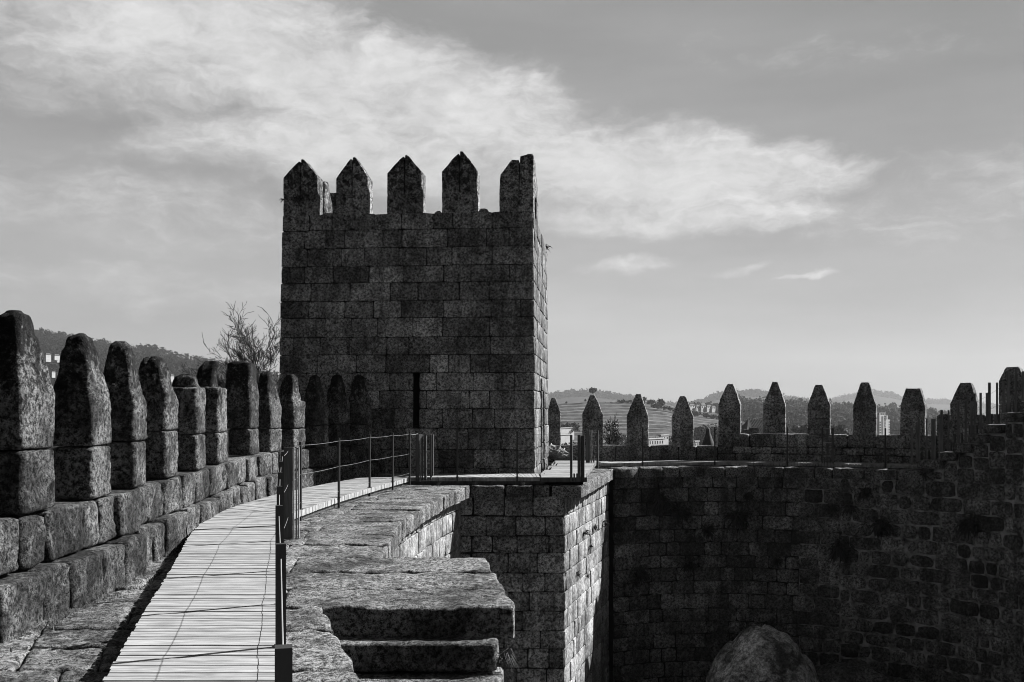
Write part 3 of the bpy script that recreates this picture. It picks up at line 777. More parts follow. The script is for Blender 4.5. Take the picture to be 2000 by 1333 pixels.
def joist(E, z0=-.19, z1=-.10, inset=.07):
    Lx, Ly, Rx, Ry = E; vs = []; fs = []
    for i in range(0, len(Lx), 4):
        l = Vector((Lx[i], Ly[i])); r = Vector((Rx[i], Ry[i])); u = (r - l).normalized() * inset; l, r = l + u, r - u
        vs += [(l.x, l.y, z0), (l.x, l.y, z1), (r.x, r.y, z1), (r.x, r.y, z0)]
    for k in range(len(vs) // 4 - 1):
        o = 4 * k
        for c in range(4): fs.append((o + c, o + (c + 1) % 4, o + 4 + (c + 1) % 4, o + 4 + c))
    m = MB(); m.add(vs, fs); part('joist', m, M_DWOOD, bwk)
for E in (e1, e2, e3, e4): joist(E)
mb = MB(); mb.box((1.3, 24.975, -.065), (.58, .02, .06)); part('end_board', mb, M_DWOOD, bwk)
# ------------------------------------------------------------------ railings
def rail_post(h=1.15, w=.02, below=.2):
    mb = MB(); mb.box((0, 0, (h - below) / 2), (w, w, (h + below) / 2)); mb.box((0, 0, .006), (w * 1.9, w * 1.9, .006))
    return mb.mesh('post', M_METAL)
POST = rail_post()
PLANK = {}
def plank(wx, wy, z0, z1, mat):
    k = (wx, wy, round(z0, 2), round(z1, 2), mat.name)
    if k not in PLANK:
        mb = MB(); mb.box((0, 0, (z0 + z1) / 2), (wx / 2, wy / 2, (z1 - z0) / 2), tone=random.uniform(.4, .7)); PLANK[k] = mb.mesh('plank_post', mat)
    return PLANK[k]
def cable(parent, pts, r=.005, sag=.014, name='cable', mat=None):
    q = []
    for a, b in zip(pts[:-1], pts[1:]):
        for k in range(6):
            t = k / 6; q.append(tuple(Vector(a).lerp(Vector(b), t) - Vector((0, 0, sag * 4 * t * (1 - t)))))
    q.append(pts[-1]); mb = MB(); mb.tube(q, r, 5); return part(name, mb, mat or M_CABLE, parent)
r1 = thing('cable_railing', 'dark post and cable railing lining the right edge of the near boardwalk', 'railing', (-2, 9, 0), 'railings')
P1 = [(554, 2.31), (549, 4.08), (545, 5.7), (546, 7.13), (547, 8.7), (549, 10.5), (552, 12.9)]
pts = [wp(px, D, 0) for px, D in P1]
for k, p in enumerate(pts):
    copypart('post', POST, r1, p, R(13))
def rails(parent, pts, hs=(1.09, .60, .12), r=.0021, mat=None):
    for h in hs: cable(parent, [(p[0], p[1], p[2] + h) for p in pts], r, mat=mat)
cl = wp(563, 14.6, 0)
P2 = [(587, 16.9), (662, 19.2), (722, 21.6), (767, 23.3), (800, 24.7)]
pts2 = [wp(px, D, 0) for px, D in P2]
for p in pts2: copypart('post', POST, r1, p, R(-8))
copypart('plank_post', plank(.125, .035, -.2, 1.14, M_DWOOD), r1, cl, R(8))
for dx, dy, mt in ((.075, .02, M_WOOD), (.105, .07, M_DWOOD), (.13, .11, M_WOOD)):
    copypart('plank_post', plank(.016, .06, -.2, 1.14, mt), r1, (cl[0] + dx, cl[1] + dy, 0), R(6))
rails(r1, pts + [cl] + pts2 + [wp(816, 24.95, 0)])
# gate posts beside the tower front
def cluster(parent, items):
    for (px0, px1, D, y0, y1, mat) in items:
        w = (px1 - px0) / F * D; c = wp((px0 + px1) / 2, D, 0)
        copypart('plank_post', plank(round(w, 3), .05, zat(y1, D), zat(y0, D), mat), parent, c, R(random.uniform(-16, -8)))
cluster(r1, [(812, 819, 24.9, 849, 941, M_DWOOD), (820.5, 822.5, 24.95, 849, 941, M_WOOD)])
r2 = thing('cable_railing', 'dark post and cable railing in front of the tower base above the stone ledge', 'railing', (-.3, 24.9, 0), 'railings')
cluster(r2, [(824, 826, 25.0, 849, 938, M_DWOOD), (829, 833.5, 25.0, 850, 938, M_DWOOD), (840.5, 843.5, 25.0, 849, 938, M_DWOOD), (844.5, 846.5, 25.02, 849, 930, M_DWOOD),
             (1113.5, 1118, 24.92, 850, 941, M_DWOOD), (1128, 1134, 24.92, 850, 941, M_DWOOD), (1134.5, 1141.5, 24.95, 851, 941, M_METAL),
             (1120, 1123, 24.93, 925, 941, M_DWOOD), (1125.5, 1128, 24.93, 925, 941, M_DWOOD)])
pr = [wp(px, 24.93, 0) for px in (893, 1010)]
for p in pr: copypart('post', POST, r2, p, 0)
rails(r2, [wp(845, 25, 0)] + pr + [wp(1115, 24.93, 0)], r=.003, mat=M_METAL)
for zz in (1.08, .65, .22):
    mb = MB(); mb.tube([wp(833, 25, zz), wp(841, 25, zz)], .012, 6); part('crossbar', mb, M_CABLE, r2)
r3 = thing('cable_railing', 'dark post and cable railing along the far wall walk below the merlons', 'railing', (7, 32, 0), 'railings')
fp = lambda px, o=.58: (lambda p, t: (p.x - t.y * o, p.y + t.x * o, -.03))(*CP.at(s_px(CP, px)))
cluster(r3, [(1144.5, 1152, 31.9, 841, 915, M_DWOOD), (1153.5, 1156.5, 31.95, 841, 915, M_WOOD), (1158.5, 1161, 32.0, 890, 915, M_DWOOD), (1165, 1169, 32.0, 841, 915, M_DWOOD)])
for a_, b_, c_, yy in [(1156, 1166, 31.95, y) for y in (845, 871, 897)] + [(1608, 1626, 31.95, y) for y in (838, 865, 891)]:
    mb = MB(); mb.tube([wp(a_, c_, zat(yy, c_)), wp(b_, c_, zat(yy, c_))], .014, 6); part('crossbar', mb, M_CABLE, r3)
for px in (1270, 1403, 1537, 1724): copypart('post', POST, r3, fp(px), 0)
cluster(r3, [(1604.5, 1607.5, 31.98, 835, 909, M_DWOOD), (1614, 1618, 31.98, 835, 909, M_DWOOD), (1624, 1628.5, 31.9, 836, 909, M_DWOOD), (1609, 1611.5, 31.98, 898, 909, M_DWOOD), (1620, 1622, 31.98, 898, 909, M_DWOOD)])
far_pts = [wp(1167, 32.0, -.03)] + [fp(px) for px in (1270, 1403, 1537, 1606, 1626, 1724, 1778)]
rails(r3, far_pts, (1.09, .6), .003, M_METAL)
r4 = thing('stair_railing', 'dark timber post railing stepping up beside the stone wall stairs', 'railing', (13, 30, .2), 'railings')
SP = [(1075, 650, 950), (1112, 600, 925), (1130, 575, 915), (1190, 575, 905), (1236, 575, 905), (1252, 575, 905), (1293, 575, 850), (1310, 505, 845), (1365, 505, 835), (1440, 435, 775), (1500, 435, 770),
      (1545, 435, 705), (1570, 370, 700), (1617, 365, 695), (1668, 365, 622), (1687, 282, 612), (1747, 282, 615), (1800, 275, 528), (1835, 190, 525), (1895, 186, 522), (1950, 190, 525), (1998, 182, 525)]
tops = []
for k, (x, a, b) in enumerate(SP):
    px = 1520 + x / 4.167; p, t = CP.at(s_px(CP, px)); n = Vector((-t.y, t.x)); q = p + n * .22; D = q.y
    z0, z1 = zat(680 + b / 4.167, D), zat(680 + a / 4.167, D)
    w = random.choice((.055, .065, .075))
    copypart('plank_post', plank(w, .05, z0, z1, M_POST), r4, (q.x, q.y, 0), R(-24)); tops.append((q.x, q.y, z1))
for k in range(30):
    x = 1120 + k * 29 ; i = min(range(len(SP)), key=lambda j: abs(SP[j][0] - x)); px = 1520 + x / 4.167
    p, t = CP.at(s_px(CP, px)); n = Vector((-t.y, t.x)); q = p + n * .26; D = q.y; z0 = zat(680 + SP[i][2] / 4.167, D)
    copypart('stub_plank', plank(.05, .03, z0, z0 + .27, M_DWOOD), r4, (q.x, q.y, 0), R(20))
for dz in (-.1, -.55): cable(r4, [(a, b, c + dz) for a, b, c in tops[2::3]], .003, 0, mat=M_METAL)

# ------------------------------------------------------------------ boulders in the yard
def boulder(c, rad, label, tone, mat=M_BOULDER):
    bm = bmesh.new(); bmesh.ops.create_icosphere(bm, subdivisions=5, radius=1)
    for v in bm.verts:
        d = v.co.normalized(); k = 1 + .10 * fbm(d, 1.2, c[0]) + .02 * fbm(d, 6, 3) - .05 * max(0, .12 - abs(noise.noise(d * 1.7 + Vector((4, 1, 7))))) / .12
        v.co = Vector((d.x * rad[0] * k, d.y * rad[1] * k, d.z * rad[2] * k))
    me = bpy.data.meshes.new('boulder'); bm.to_mesh(me); bm.free(); me.materials.append(mat)
    me.polygons.foreach_set('use_smooth', [True] * len(me.polygons))
    a = me.attributes.new('tone', 'FLOAT', 'POINT'); a.data.foreach_set('value', [tone] * len(me.vertices))
    o = bpy.data.objects.new('boulder', me); COL.objects.link(o); o.location = c
    return tag(o, label, 'boulder', 'granite boulders in the yard')
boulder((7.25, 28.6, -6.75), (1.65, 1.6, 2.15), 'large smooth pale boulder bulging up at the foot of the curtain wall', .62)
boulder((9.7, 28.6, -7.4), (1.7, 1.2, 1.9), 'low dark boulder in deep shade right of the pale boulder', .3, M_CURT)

# ------------------------------------------------------------------ small plants
def tuft(name, c, nrm, size, label, n=60, mat=M_LEAF, group='plants growing from the masonry', droop=.5, wd=.06, cat='plant'):
    mb = MB(); c = Vector(c); nv = Vector(nrm).normalized()
    for k in range(n):
        d = (nv + Vector((random.gauss(0, .7), random.gauss(0, .7), random.gauss(0, .7)))).normalized()
        L = size * random.uniform(.4, 1.0); w = size * wd * random.uniform(.6, 1.3)
        s = d.cross(Vector((random.random(), random.random(), random.random()))).normalized() * w
        b = c + Vector((random.gauss(0, .12), random.gauss(0, .12), random.gauss(0, .12))) * size
        m = b + d * L * .55; e = b + d * L + Vector((0, 0, -droop * L))
        mb.add([tuple(b - s * .4), tuple(b + s * .4), tuple(m + s), tuple(m - s), tuple(e)], [(0, 1, 2, 3), (3, 2, 4)], random.uniform(.2, .9))
    return single(name, mb, mat, label, cat, group)
def on_far(px, py):
    sq = s_px(WP, px); p, t = WP.at(sq); return (p.x, p.y - .03, zat(py, p.y)), (t.y * 1, -t.x, 0)
for px, py, sz, lab in ((1290, 975, .45, 'dark fern clump high on the curtain wall near its left corner'), (1325, 1000, .5, 'dark fern clump on the curtain wall beside the leftmost clump'),
                    (1440, 1010, .65, 'largest black ivy clump in the middle of the curtain wall'), (1462, 968, .3, 'small round clump just above the largest ivy clump'),
                    (1380, 1035, .4, 'shaggy clump on the curtain wall left below the largest ivy'), (1515, 1095, .35, 'small clump on the curtain wall low between the ivy clumps'),
                    (1640, 1070, .6, 'tall black clump hanging on the curtain wall right of centre'), (1720, 1025, .5, 'bushy clump on the curtain wall below the last coping stones'),
                    (1660, 992, .35, 'one of two small clumps under the coping, the right one'), (1625, 994, .3, 'one of two small clumps under the coping, the left one'),
                    (1690, 962, .35, 'clump right under the coping overhang near the stairs'), (1895, 1020, .5, 'trailing clump on the wall below the wall stairs'), (1345, 1100, .45, 'dark growth low on the left of the curtain wall'),
                    (1250, 1120, .5, 'dark growth beside the bastion on the curtain wall')):
    p, nrm = on_far(px, py); tuft('wall_plant', p, nrm, sz, lab, 120, M_LEAF, droop=.35, wd=.07)
p, nrm = on_far(1752, 938); tuft('flower', p, (0, -1, .2), .14, 'small white flowers sprouting under the coping near the wall stairs', 16, M_WHITE, None, .2, .2, 'flowers')
def on_bas(px, py):
    k = np.linspace(0, BR.L, 200); xs = [1000 + F * BR.at(a)[0].x / BR.at(a)[0].y for a in k]; p, t = BR.at(float(np.interp(px, xs, k)))
    return (p.x + .03, p.y, zat(py, p.y)), (t.y, -t.x, 0)
for px, py, sz, lab in ((1140, 1040, .22, 'small tuft on the sunlit bastion face nearest its front edge'), (1158, 1030, .2, 'small tuft high on the sunlit bastion face'), (1178, 1022, .25, 'leafy tuft at the shaded right edge of the bastion face'),
                    (1125, 1122, .16, 'tiny tuft low on the sunlit bastion face'), (1150, 1068, .14, 'tiny tuft in the middle of the sunlit bastion face'), (1144, 1125, .15, 'tiny tuft right of the lowest one on the bastion face')):
    p, nrm = on_bas(px, py); tuft('wall_plant', p, nrm, sz, lab, 30, M_LEAF, droop=.3)
tuft('grass_tuft', (-.10, 9.35, -.62), (.8, -.3, .2), .22, 'pale dry grass hanging from the end of the second stair slab', 60, M_DRY, 'grass tufts on the stonework', .8, .025, 'grass')
tuft('wall_plant', t_front(.0, zat(386, 27.3), -.1), (-1, -.2, .2), .16, 'weed on the outer edge of the leftmost tower merlon', 24, M_LEAF)
tuft('wall_plant', t_front(.5, zat(386, 27.2), 0), (0, -1, 0), .28, 'dark weed in the joint of the leftmost tower merlon', 60, M_LEAF)
tuft('wall_plant', t_right(6.2, TZ - .02, -.05), (1, -.3, .5), .25, 'weed at the broken right top edge of the tower', 24, M_LEAF)
for x, y, sz, lab in ((.80, 26.6, .3, 'dry weeds at the sunlit foot of the tower corner'), (.98, 28.2, .35, 'dry weeds by the tower side halfway to the doorway'), (1.2, 30.3, .4, 'tallest dry weeds beside the tower doorway')):
    tuft('grass_tuft', (x, y, -.18), (.1, -.1, 1), sz, lab, 70, M_DRY, 'grass tufts on the stonework', .25, .05, 'grass')
for px, lab in ((927, 'grass sprig growing at the ledge corner right of the gate posts'), (856, 'grass sprig by the gate posts on the ledge'), (1020, 'grass sprig on the ledge under the tower railing')):
    tuft('grass_tuft', wp(px, 24.9, -.2), (0, 0, 1), .16, lab, 26, M_DRY, 'grass tufts on the stonework', .1, .04, 'grass')
mb = MB()
for k in range(1500):                         # moss and grass along the foot of the left wall
    yy = random.uniform(6.0, 15.0); sq = wallp.s_of_y(yy); p, t = wallp.at(sq); o = .16 + abs(random.gauss(0, .10))
    if noise.noise(Vector((yy * 1.3, 0, 0))) < -.1: continue
    b = Vector((p.x + t.y * o, p.y - t.x * o, -.2)); d = Vector((random.gauss(.1, .4), random.gauss(0, .4), 1)).normalized(); L = random.uniform(.03, .09); s = Vector((random.gauss(0, 1), random.gauss(0, 1), 0)).normalized() * .004
    mb.add([tuple(b - s), tuple(b + s), tuple(b + d * L + Vector((0, 0, -.01)))], [(0, 1, 2)], random.uniform(.3, .9))
single('grass', mb, M_DRY, 'short dry grass along the foot of the left parapet', 'grass', kind='stuff')

# bundle beside the tower
cb = thing('canvas_bundle', 'crumpled canvas bundle with pale straps lying by the tower doorway', 'bundle', wp(1085, 33.6, -.1))
bm = bmesh.new(); bmesh.ops.create_icosphere(bm, subdivisions=4, radius=1)
mb = MB(); c0 = Vector(wp(1086, 33.6, .22)); idx = {}
vs = []
for v in bm.verts:
    d = v.co.copy(); k = 1 + .35 * fbm(d, 1.9, 5) + .16 * abs(noise.noise(d * 5))
    x, z = d.x * .44 * k, d.z * .21 * k - d.x * .16
    vs.append(tuple(c0 + Vector((x, d.y * .22 * k, z))))
mb.add(vs, [tuple(v.index for v in f.verts) for f in bm.faces]); bm.free(); part('canvas', mb, M_CANVAS, cb)
for a in (-.25, .05, .2):
    mb = MB(); q = [c0 + Vector((a + .08 * math.sin(t), -.26 * math.cos(t - .6), .24 * math.sin(t) - a * .35)) for t in np.linspace(-.9, 1.9, 9)]
    mb.tube(q, .018, 4); part('strap', mb, M_STRAP, cb)

# ------------------------------------------------------------------ trees
def branch_tree(name, base, height, spread, label, cat='tree', lean=(0, 0), seed=1, levels=5, r0=.09, twig=.004, buds=True, group=None):
    rnd = random.Random(seed); mt = MB(); mc = MB()
    def grow(p, d, L, r, lev):
        n = 4; pts = [p]; rr = [r]; q = p; dd = d
        for k in range(n):
            dd = (dd + Vector((rnd.gauss(0, .17), rnd.gauss(0, .17), rnd.gauss(.02, .14)))).normalized(); q = q + dd * L / n; pts.append(q); rr.append(max(twig, r * (1 - .45 * (k + 1) / n)))
        (mt if lev == 0 else mc).tube([tuple(x) for x in pts], rr, 6 if lev < 2 else 4)
        if lev >= levels:
            if buds:
                for k in range(3):
                    c = pts[rnd.randint(1, n)]; s = Vector((rnd.gauss(0, 1), rnd.gauss(0, 1), rnd.gauss(0, 1))).normalized() * .02; u = s.cross(Vector((1, .3, .2)))
                    mc.add([tuple(c), tuple(c + s + u * .5), tuple(c + s * 1.8), tuple(c + s - u * .5)], [(0, 1, 2, 3)])
            return
        for k in range(rnd.choice((3, 3, 4)) if lev else 7):
            t = rnd.uniform(.25, 1.0) if k else 1.0; i = min(n, max(1, int(t * n))); a = rnd.uniform(0, 6.28); s = spread * rnd.uniform(.6, 1.2)
            u = dd.cross(Vector((.3, .5, .8))).normalized(); w = dd.cross(u)
            nd = (dd + (u * math.cos(a) + w * math.sin(a)) * s + Vector((lean[0], lean[1], .12))).normalized()
            grow(pts[i], nd, L * rnd.uniform(.58, .78), rr[i] * .62, lev + 1)
    b = Vector(base); t = thing(name, label, cat, base, group)
    grow(b, Vector((lean[0] * .5, lean[1], 1)).normalized(), height * .38, r0, 0)
    part('trunk', mt, M_BARK, t, True); part('crown', mc, M_BARK, t)
    return t
tr = Vector(wp(546, 40, -1.0))
branch_tree('bare_tree', tr, 7.2, .52, 'bare leafless tree with fine twigs just left of the tower', lean=(-.01, 0), seed=11, levels=6, r0=.12, twig=.007)
branch_tree('bare_bush', wp(1190, 62, zat(885, 62)), 2.6, .7, 'bare leafless bush behind the curtain wall left of the second merlon gap', 'bush', seed=9, levels=4, r0=.06, twig=.012, buds=False)
branch_tree('bare_bush', wp(1207, 66, zat(885, 66)), 2.2, .7, 'smaller bare bush behind the curtain wall, the right one of two', 'bush', seed=12, levels=4, r0=.06, twig=.012, buds=False)

def crown(mb, c, r, n=26, leaf=.28, rnd=random, flat=1.0):
    """a crown of many leaf clumps, light reading through its edge"""
    for k in range(n):
        d = Vector((rnd.gauss(0, 1), rnd.gauss(0, 1), rnd.gauss(0, 1))).normalized() * (rnd.random() ** .45) * r; d.z *= flat
        s = r * leaf * rnd.uniform(.6, 1.3); o = Vector(c) + d; t = rnd.uniform(.25, .75)
        for q in range(4):
            u = Vector((rnd.gauss(0, 1), rnd.gauss(0, 1), rnd.gauss(0, 1))).normalized() * s; w = u.cross(Vector((rnd.gauss(0, 1), rnd.gauss(0, 1), rnd.gauss(0, 1)))).normalized() * s * .8
            mb.add([tuple(o - u), tuple(o + w), tuple(o + u), tuple(o - w)], [(0, 1, 2, 3)], t)
def far_tree(px, py_top, py_base, D, wpx, label, group, seed=1, flat=.8, name='round_tree', hfrac=.6):
    rnd = random.Random(seed); zt, zb = zat(py_top, D), zat(py_base, D); r = wpx / F * D / 2
    t = thing(name, label, 'tree', wp(px, D, zb), group)
    m = MB(); m.tube([wp(px, D, zb - 2), wp(px, D, zt - r * flat)], [r * .12, r * .06], 6); part('trunk', m, M_BARK, t)
    m = MB(); c = wp(px, D, zt - r * flat); crown(m, c, r * .9, 90, .2, rnd, flat); part('crown', m, M_FOREST, t)
G1 = 'single trees on the far slopes'
far_tree(1158, 757, 780, 960, 20, 'lone tree standing out on the vineyard crest against the sky', G1, 3, .55)
far_tree(1744, 786, 812, 1500, 18, 'umbrella pine above the white hotel', G1, 4, .7)
far_tree(1821, 797, 824, 1300, 19, 'umbrella pine beyond the stair posts right of the hotel', G1, 5, .8)
far_tree(1563, 776, 790, 1500, 13, 'small round pine on the wooded ridge between two far merlons', G1, 6, .8)
far_tree(1106, 784, 792, 960, 5, 'tiny bush tree at the left of the vineyard crest', G1, 7, 1.0)
far_tree(1143, 779, 790, 960, 6, 'small dark tree left of the lone vineyard tree', G1, 8, 1.0)
far_tree(1258, 775, 790, 960, 12, 'dark tree beside the crest cottage', G1, 10, .9)
far_tree(1290, 778, 798, 950, 22, 'big dark tree at the right end of the vineyard crest', G1, 9, .8)
far_tree(1272, 780, 794, 955, 18, 'low dark tree between the crest cottage and the big dark tree', G1, 11, .6)

# ------------------------------------------------------------------ hills and valley
GZ = -62.0
g = MB(); g.quad((-5900, -700, GZ), (5900, -700, GZ), (5900, 7900, GZ), (-5900, 7900, GZ)); single('valley_ground', g, M_FIELD, None, None, kind='structure')
# castle mound outside the walls
g = MB(); n = 40
prof = [(7, -8.5), (30, -16), (80, -30), (200, -50), (420, -61.8)]
ring = []
for (rr, zz) in prof:
    ring.append([(3 + (rr + 18) * math.cos(2 * math.pi * k / n), 18 + (rr + 20) * math.sin(2 * math.pi * k / n), zz) for k in range(n)])
for a, b in zip(ring[:-1], ring[1:]):
    for k in range(n): g.quad(a[k], b[k], b[(k + 1) % n], a[(k + 1) % n])
single('castle_mound', g, M_FIELD, None, None, kind='structure', smooth=True)

def hill(name, ridge, Dr, Df, yfoot, mat, back=1.3, nx=90, ny=10, rough=6.0, seed=0.0):
    """ridge: (px, py) of the skyline at distance Dr; falls to yfoot at distance Df"""
    px0, px1 = ridge[0][0], ridge[-1][0]; mb = MB(); V = {}
    vs = []; rows_ = list(np.linspace(0, 1, ny)) + [1.25, 1.6]
    for j, t in enumerate(rows_):
        for i in range(nx + 1):
            px = px0 + (px1 - px0) * i / nx; py = np.interp(px, [a for a, b in ridge], [b for a, b in ridge])
            ztop = zat(py, Dr)
            if t <= 1:
                D = Df + (Dr - Df) * t; zf = zat(yfoot, Df); z = zf + (ztop - zf) * (t ** .85)
            else: D = Dr * (1 + (t - 1) * back * .3); z = ztop - (ztop - GZ) * (t - 1) / .6
            x = (px - 1000) / F * D
            z += rough * noise.noise(Vector((x / Dr * 30 + seed, D / Dr * 30, 0)))* (1 if t < .98 else .35)
            vs.append((x, D, max(z, GZ - .5) if t > 1 else z))
    fs = []
    for j in range(len(rows_) - 1):
        for i in range(nx): a = j * (nx + 1) + i; fs.append((a, a + 1, a + nx + 2, a + nx + 1))
    mb.add(vs, fs, .5)
    return single(name, mb, mat, None, None, kind='structure', smooth=True), vs, nx, ny

def woods(name, spots, label, mat=M_FOREST, nleaf=46, leaf=.30):
    mb = MB(); rng = np.random.default_rng(len(spots)); V = []; T = []
    for (x, y, z, r, h) in spots:
        d = rng.normal(size=(nleaf, 3)); d /= np.linalg.norm(d, axis=1)[:, None]; d *= (rng.random((nleaf, 1)) ** .35)
        lump = 1 + .25 * np.sin(d[:, :1] * 5 + x) * np.sin(d[:, 2:] * 4 + y)
        c = d * lump * np.array([r, r, h]) + np.array([x, y, z + h * .75]); s_ = leaf * r * rng.uniform(.6, 1.3, (nleaf, 1))
        u = rng.normal(size=(nleaf, 3)); u /= np.linalg.norm(u, axis=1)[:, None]; w = np.cross(u, rng.normal(size=(nleaf, 3))); w /= np.linalg.norm(w, axis=1)[:, None]
        V.append(np.stack([c - u * s_, c + w * s_ * .8, c + u * s_, c - w * s_ * .8], 1).reshape(-1, 3)); T += [float(rng.uniform(.15, .85))] * (4 * nleaf)
    V = np.concatenate(V); n = len(V) // 4
    mb.add([tuple(v) for v in V], [(4 * k, 4 * k + 1, 4 * k + 2, 4 * k + 3) for k in range(n)], T)
    return single(name, mb, mat, label, 'woods', kind='stuff')
def spots_on(vs, nx, ny, count, rmin, rmax, tmin=0.0, tmax=1.0, dens=None, hk=1.2):
    out = []
    while len(out) < count:
        j = random.uniform(tmin, tmax) * (ny - 1); i = random.uniform(0, nx - .01); j = min(j, ny - 1.01)
        a = int(j) * (nx + 1) + int(i); v = np.array(vs[a]) * 0
        fj, fi = j - int(j), i - int(i)
        for dj, di, w in ((0, 0, (1 - fj) * (1 - fi)), (0, 1, (1 - fj) * fi), (1, 0, fj * (1 - fi)), (1, 1, fj * fi)): v = v + np.array(vs[a + dj * (nx + 1) + di]) * w
        if dens is not None and random.random() > dens(v, j / (ny - 1)): continue
        r = random.uniform(rmin, rmax); out.append((v[0], v[1], v[2], r, r * random.uniform(.9, hk)))
    return out
# left wooded hill
o, vs, nx, ny = hill('hillside', [(-250, 600), (-60, 628), (60, 649), (150, 664), (200, 675), (240, 681), (316, 688), (350, 698), (400, 707), (460, 719), (520, 735), (640, 765), (760, 800)], 2300, 1100, 830, M_PINE, seed=2)
woods('hill_woods', spots_on(vs, nx, ny, 2600, 4, 9, .05, 1.0, lambda v, t: .25 + .75 * (noise.noise(Vector((v[0] / 160, v[1] / 160, 3))) > -.15)) + spots_on(vs, nx, ny, 420, 3, 6.5, .985, 1.0, hk=1.6), 'dense wood covering the dark hillside on the left horizon', M_PINE, nleaf=24, leaf=.36)
# wooded ridge on the right
o, vs, nx, ny = hill('wooded_ridge', [(1370, 812), (1400, 806), (1430, 793), (1450, 789), (1490, 790), (1540, 794), (1600, 797), (1630, 800), (1680, 802), (1740, 806), (1800, 811), (1850, 817), (2000, 828), (2150, 835)], 1550, 760, 872, M_FOREST, seed=8)
woods('ridge_woods', spots_on(vs, nx, ny, 2200, 3, 7.5, .0, 1.0) + spots_on(vs, nx, ny, 170, 3, 6, .97, 1.0, hk=1.6), 'tree covered ridge behind the merlons on the right', nleaf=30, leaf=.34)
# far hazy hills
o, vs, nx, ny = hill('far_hill', [(900, 800), (1010, 792), (1070, 780), (1110, 774), (1150, 773), (1200, 779), (1240, 786), (1300, 798), (1360, 795), (1400, 780), (1440, 773), (1490, 773), (1530, 783), (1600, 796)], 4300, 3000, 815, M_FOREST, seed=4)
woods('far_woods', spots_on(vs, nx, ny, 700, 9, 17, .9, 1.0), 'hazy wood along the pale hills behind the vineyard')
o, vs, nx, ny = hill('far_hill', [(1560, 800), (1620, 788), (1665, 778), (1700, 770), (1720, 772), (1760, 780), (1800, 788), (1850, 790), (1900, 797), (2000, 799), (2200, 796)], 5600, 4200, 812, M_FOREST, seed=6)
woods('far_woods', spots_on(vs, nx, ny, 600, 9, 18, .9, 1.0), 'faint hazy wood on the farthest hills at the right')
# vineyard hill with terraces
mb = MB(); nt = 13; D0, D1 = 640, 970; cols = 70
crest = lambda px: float(np.interp(px, [1000, 1080, 1100, 1180, 1260, 1300, 1330, 1380, 1430, 1470], [797, 790, 787, 784.5, 786, 790, 799, 806, 812, 822]))
def vz(px, t): 
    zf = zat(882, D0); D = D0 + (D1 - D0) * t; return D, zf + (zat(crest(px), D1) - zf) * t
for r in range(nt):
    for sub_, (ta, tb, rise, mat) in enumerate(((0, .66, 1, 0), (.66, 1.0, 0, 1))):
        for c in range(cols):
            pa, pb = 1000 + 470 * c / cols, 1000 + 470 * (c + 1) / cols; q = []
            for px, tt in ((pa, ta), (pb, ta), (pb, tb), (pa, tb)):
                wv = .10 * noise.noise(Vector((px / 60, r * 3.1, 0)))
                t = (r + tt + (wv if 0 < r + tt < nt else 0)) / nt; D, z = vz(px, t)
                z += .35 if .6 < tt < .7 else 0
                q.append(((px - 1000) / F * D, D, z))
            mb.quad(*q, random.uniform(.3, .7), mat)
for c in range(cols):
    pa, pb = 1000 + 470 * c / cols, 1000 + 470 * (c + 1) / cols
    mb.quad(*[((px - 1000) / F * D, D, z) for px, D, z in ((pa, D1, vz(pa, 1)[1]), (pb, D1, vz(pb, 1)[1]), (pb, D1 + 300, -62), (pa, D1 + 300, -62))], .5, 0)
single('vineyard_hill', mb, [M_VINE, M_TRACK], None, None, kind='structure')
def scat(n, x0, x1, y0, y1, D, r0, r1):
    out = []
    for _ in range(n):
        px, py = random.uniform(x0, x1), random.uniform(y0, y1); r = random.uniform(r0, r1); out.append(((px - 1000) / F * D, D + random.uniform(-10, 10), zat(py, D) - r, r, r))
    return out
sp = scat(26, 1092, 1128, 830, 838, 575, 1.2, 2.4) + scat(60, 1180, 1330, 852, 866, 545, 1.0, 2.2) + scat(60, 1350, 1420, 838, 876, 600, 2, 4) + scat(70, 1090, 1330, 866, 880, 500, 1.0, 2.4)
sp += scat(45, 1206, 1240, 783, 787, 962, 1.0, 1.9) + scat(16, 1180, 1210, 786, 788, 962, .6, 1.0) + scat(40, 1336, 1402, 789, 800, 1330, 2.5, 5)
for k in range(70):
    t = random.random(); px = 1275 + 130 * t; sp.append(((px - 1000) / F * 900, 900, zat(795 + 24 * t + random.uniform(-2, 2), 900), random.uniform(1, 2.4), random.uniform(1, 2.2)))
woods('valley_bushes', sp, 'bushes and hedges in the valley below the vineyard')

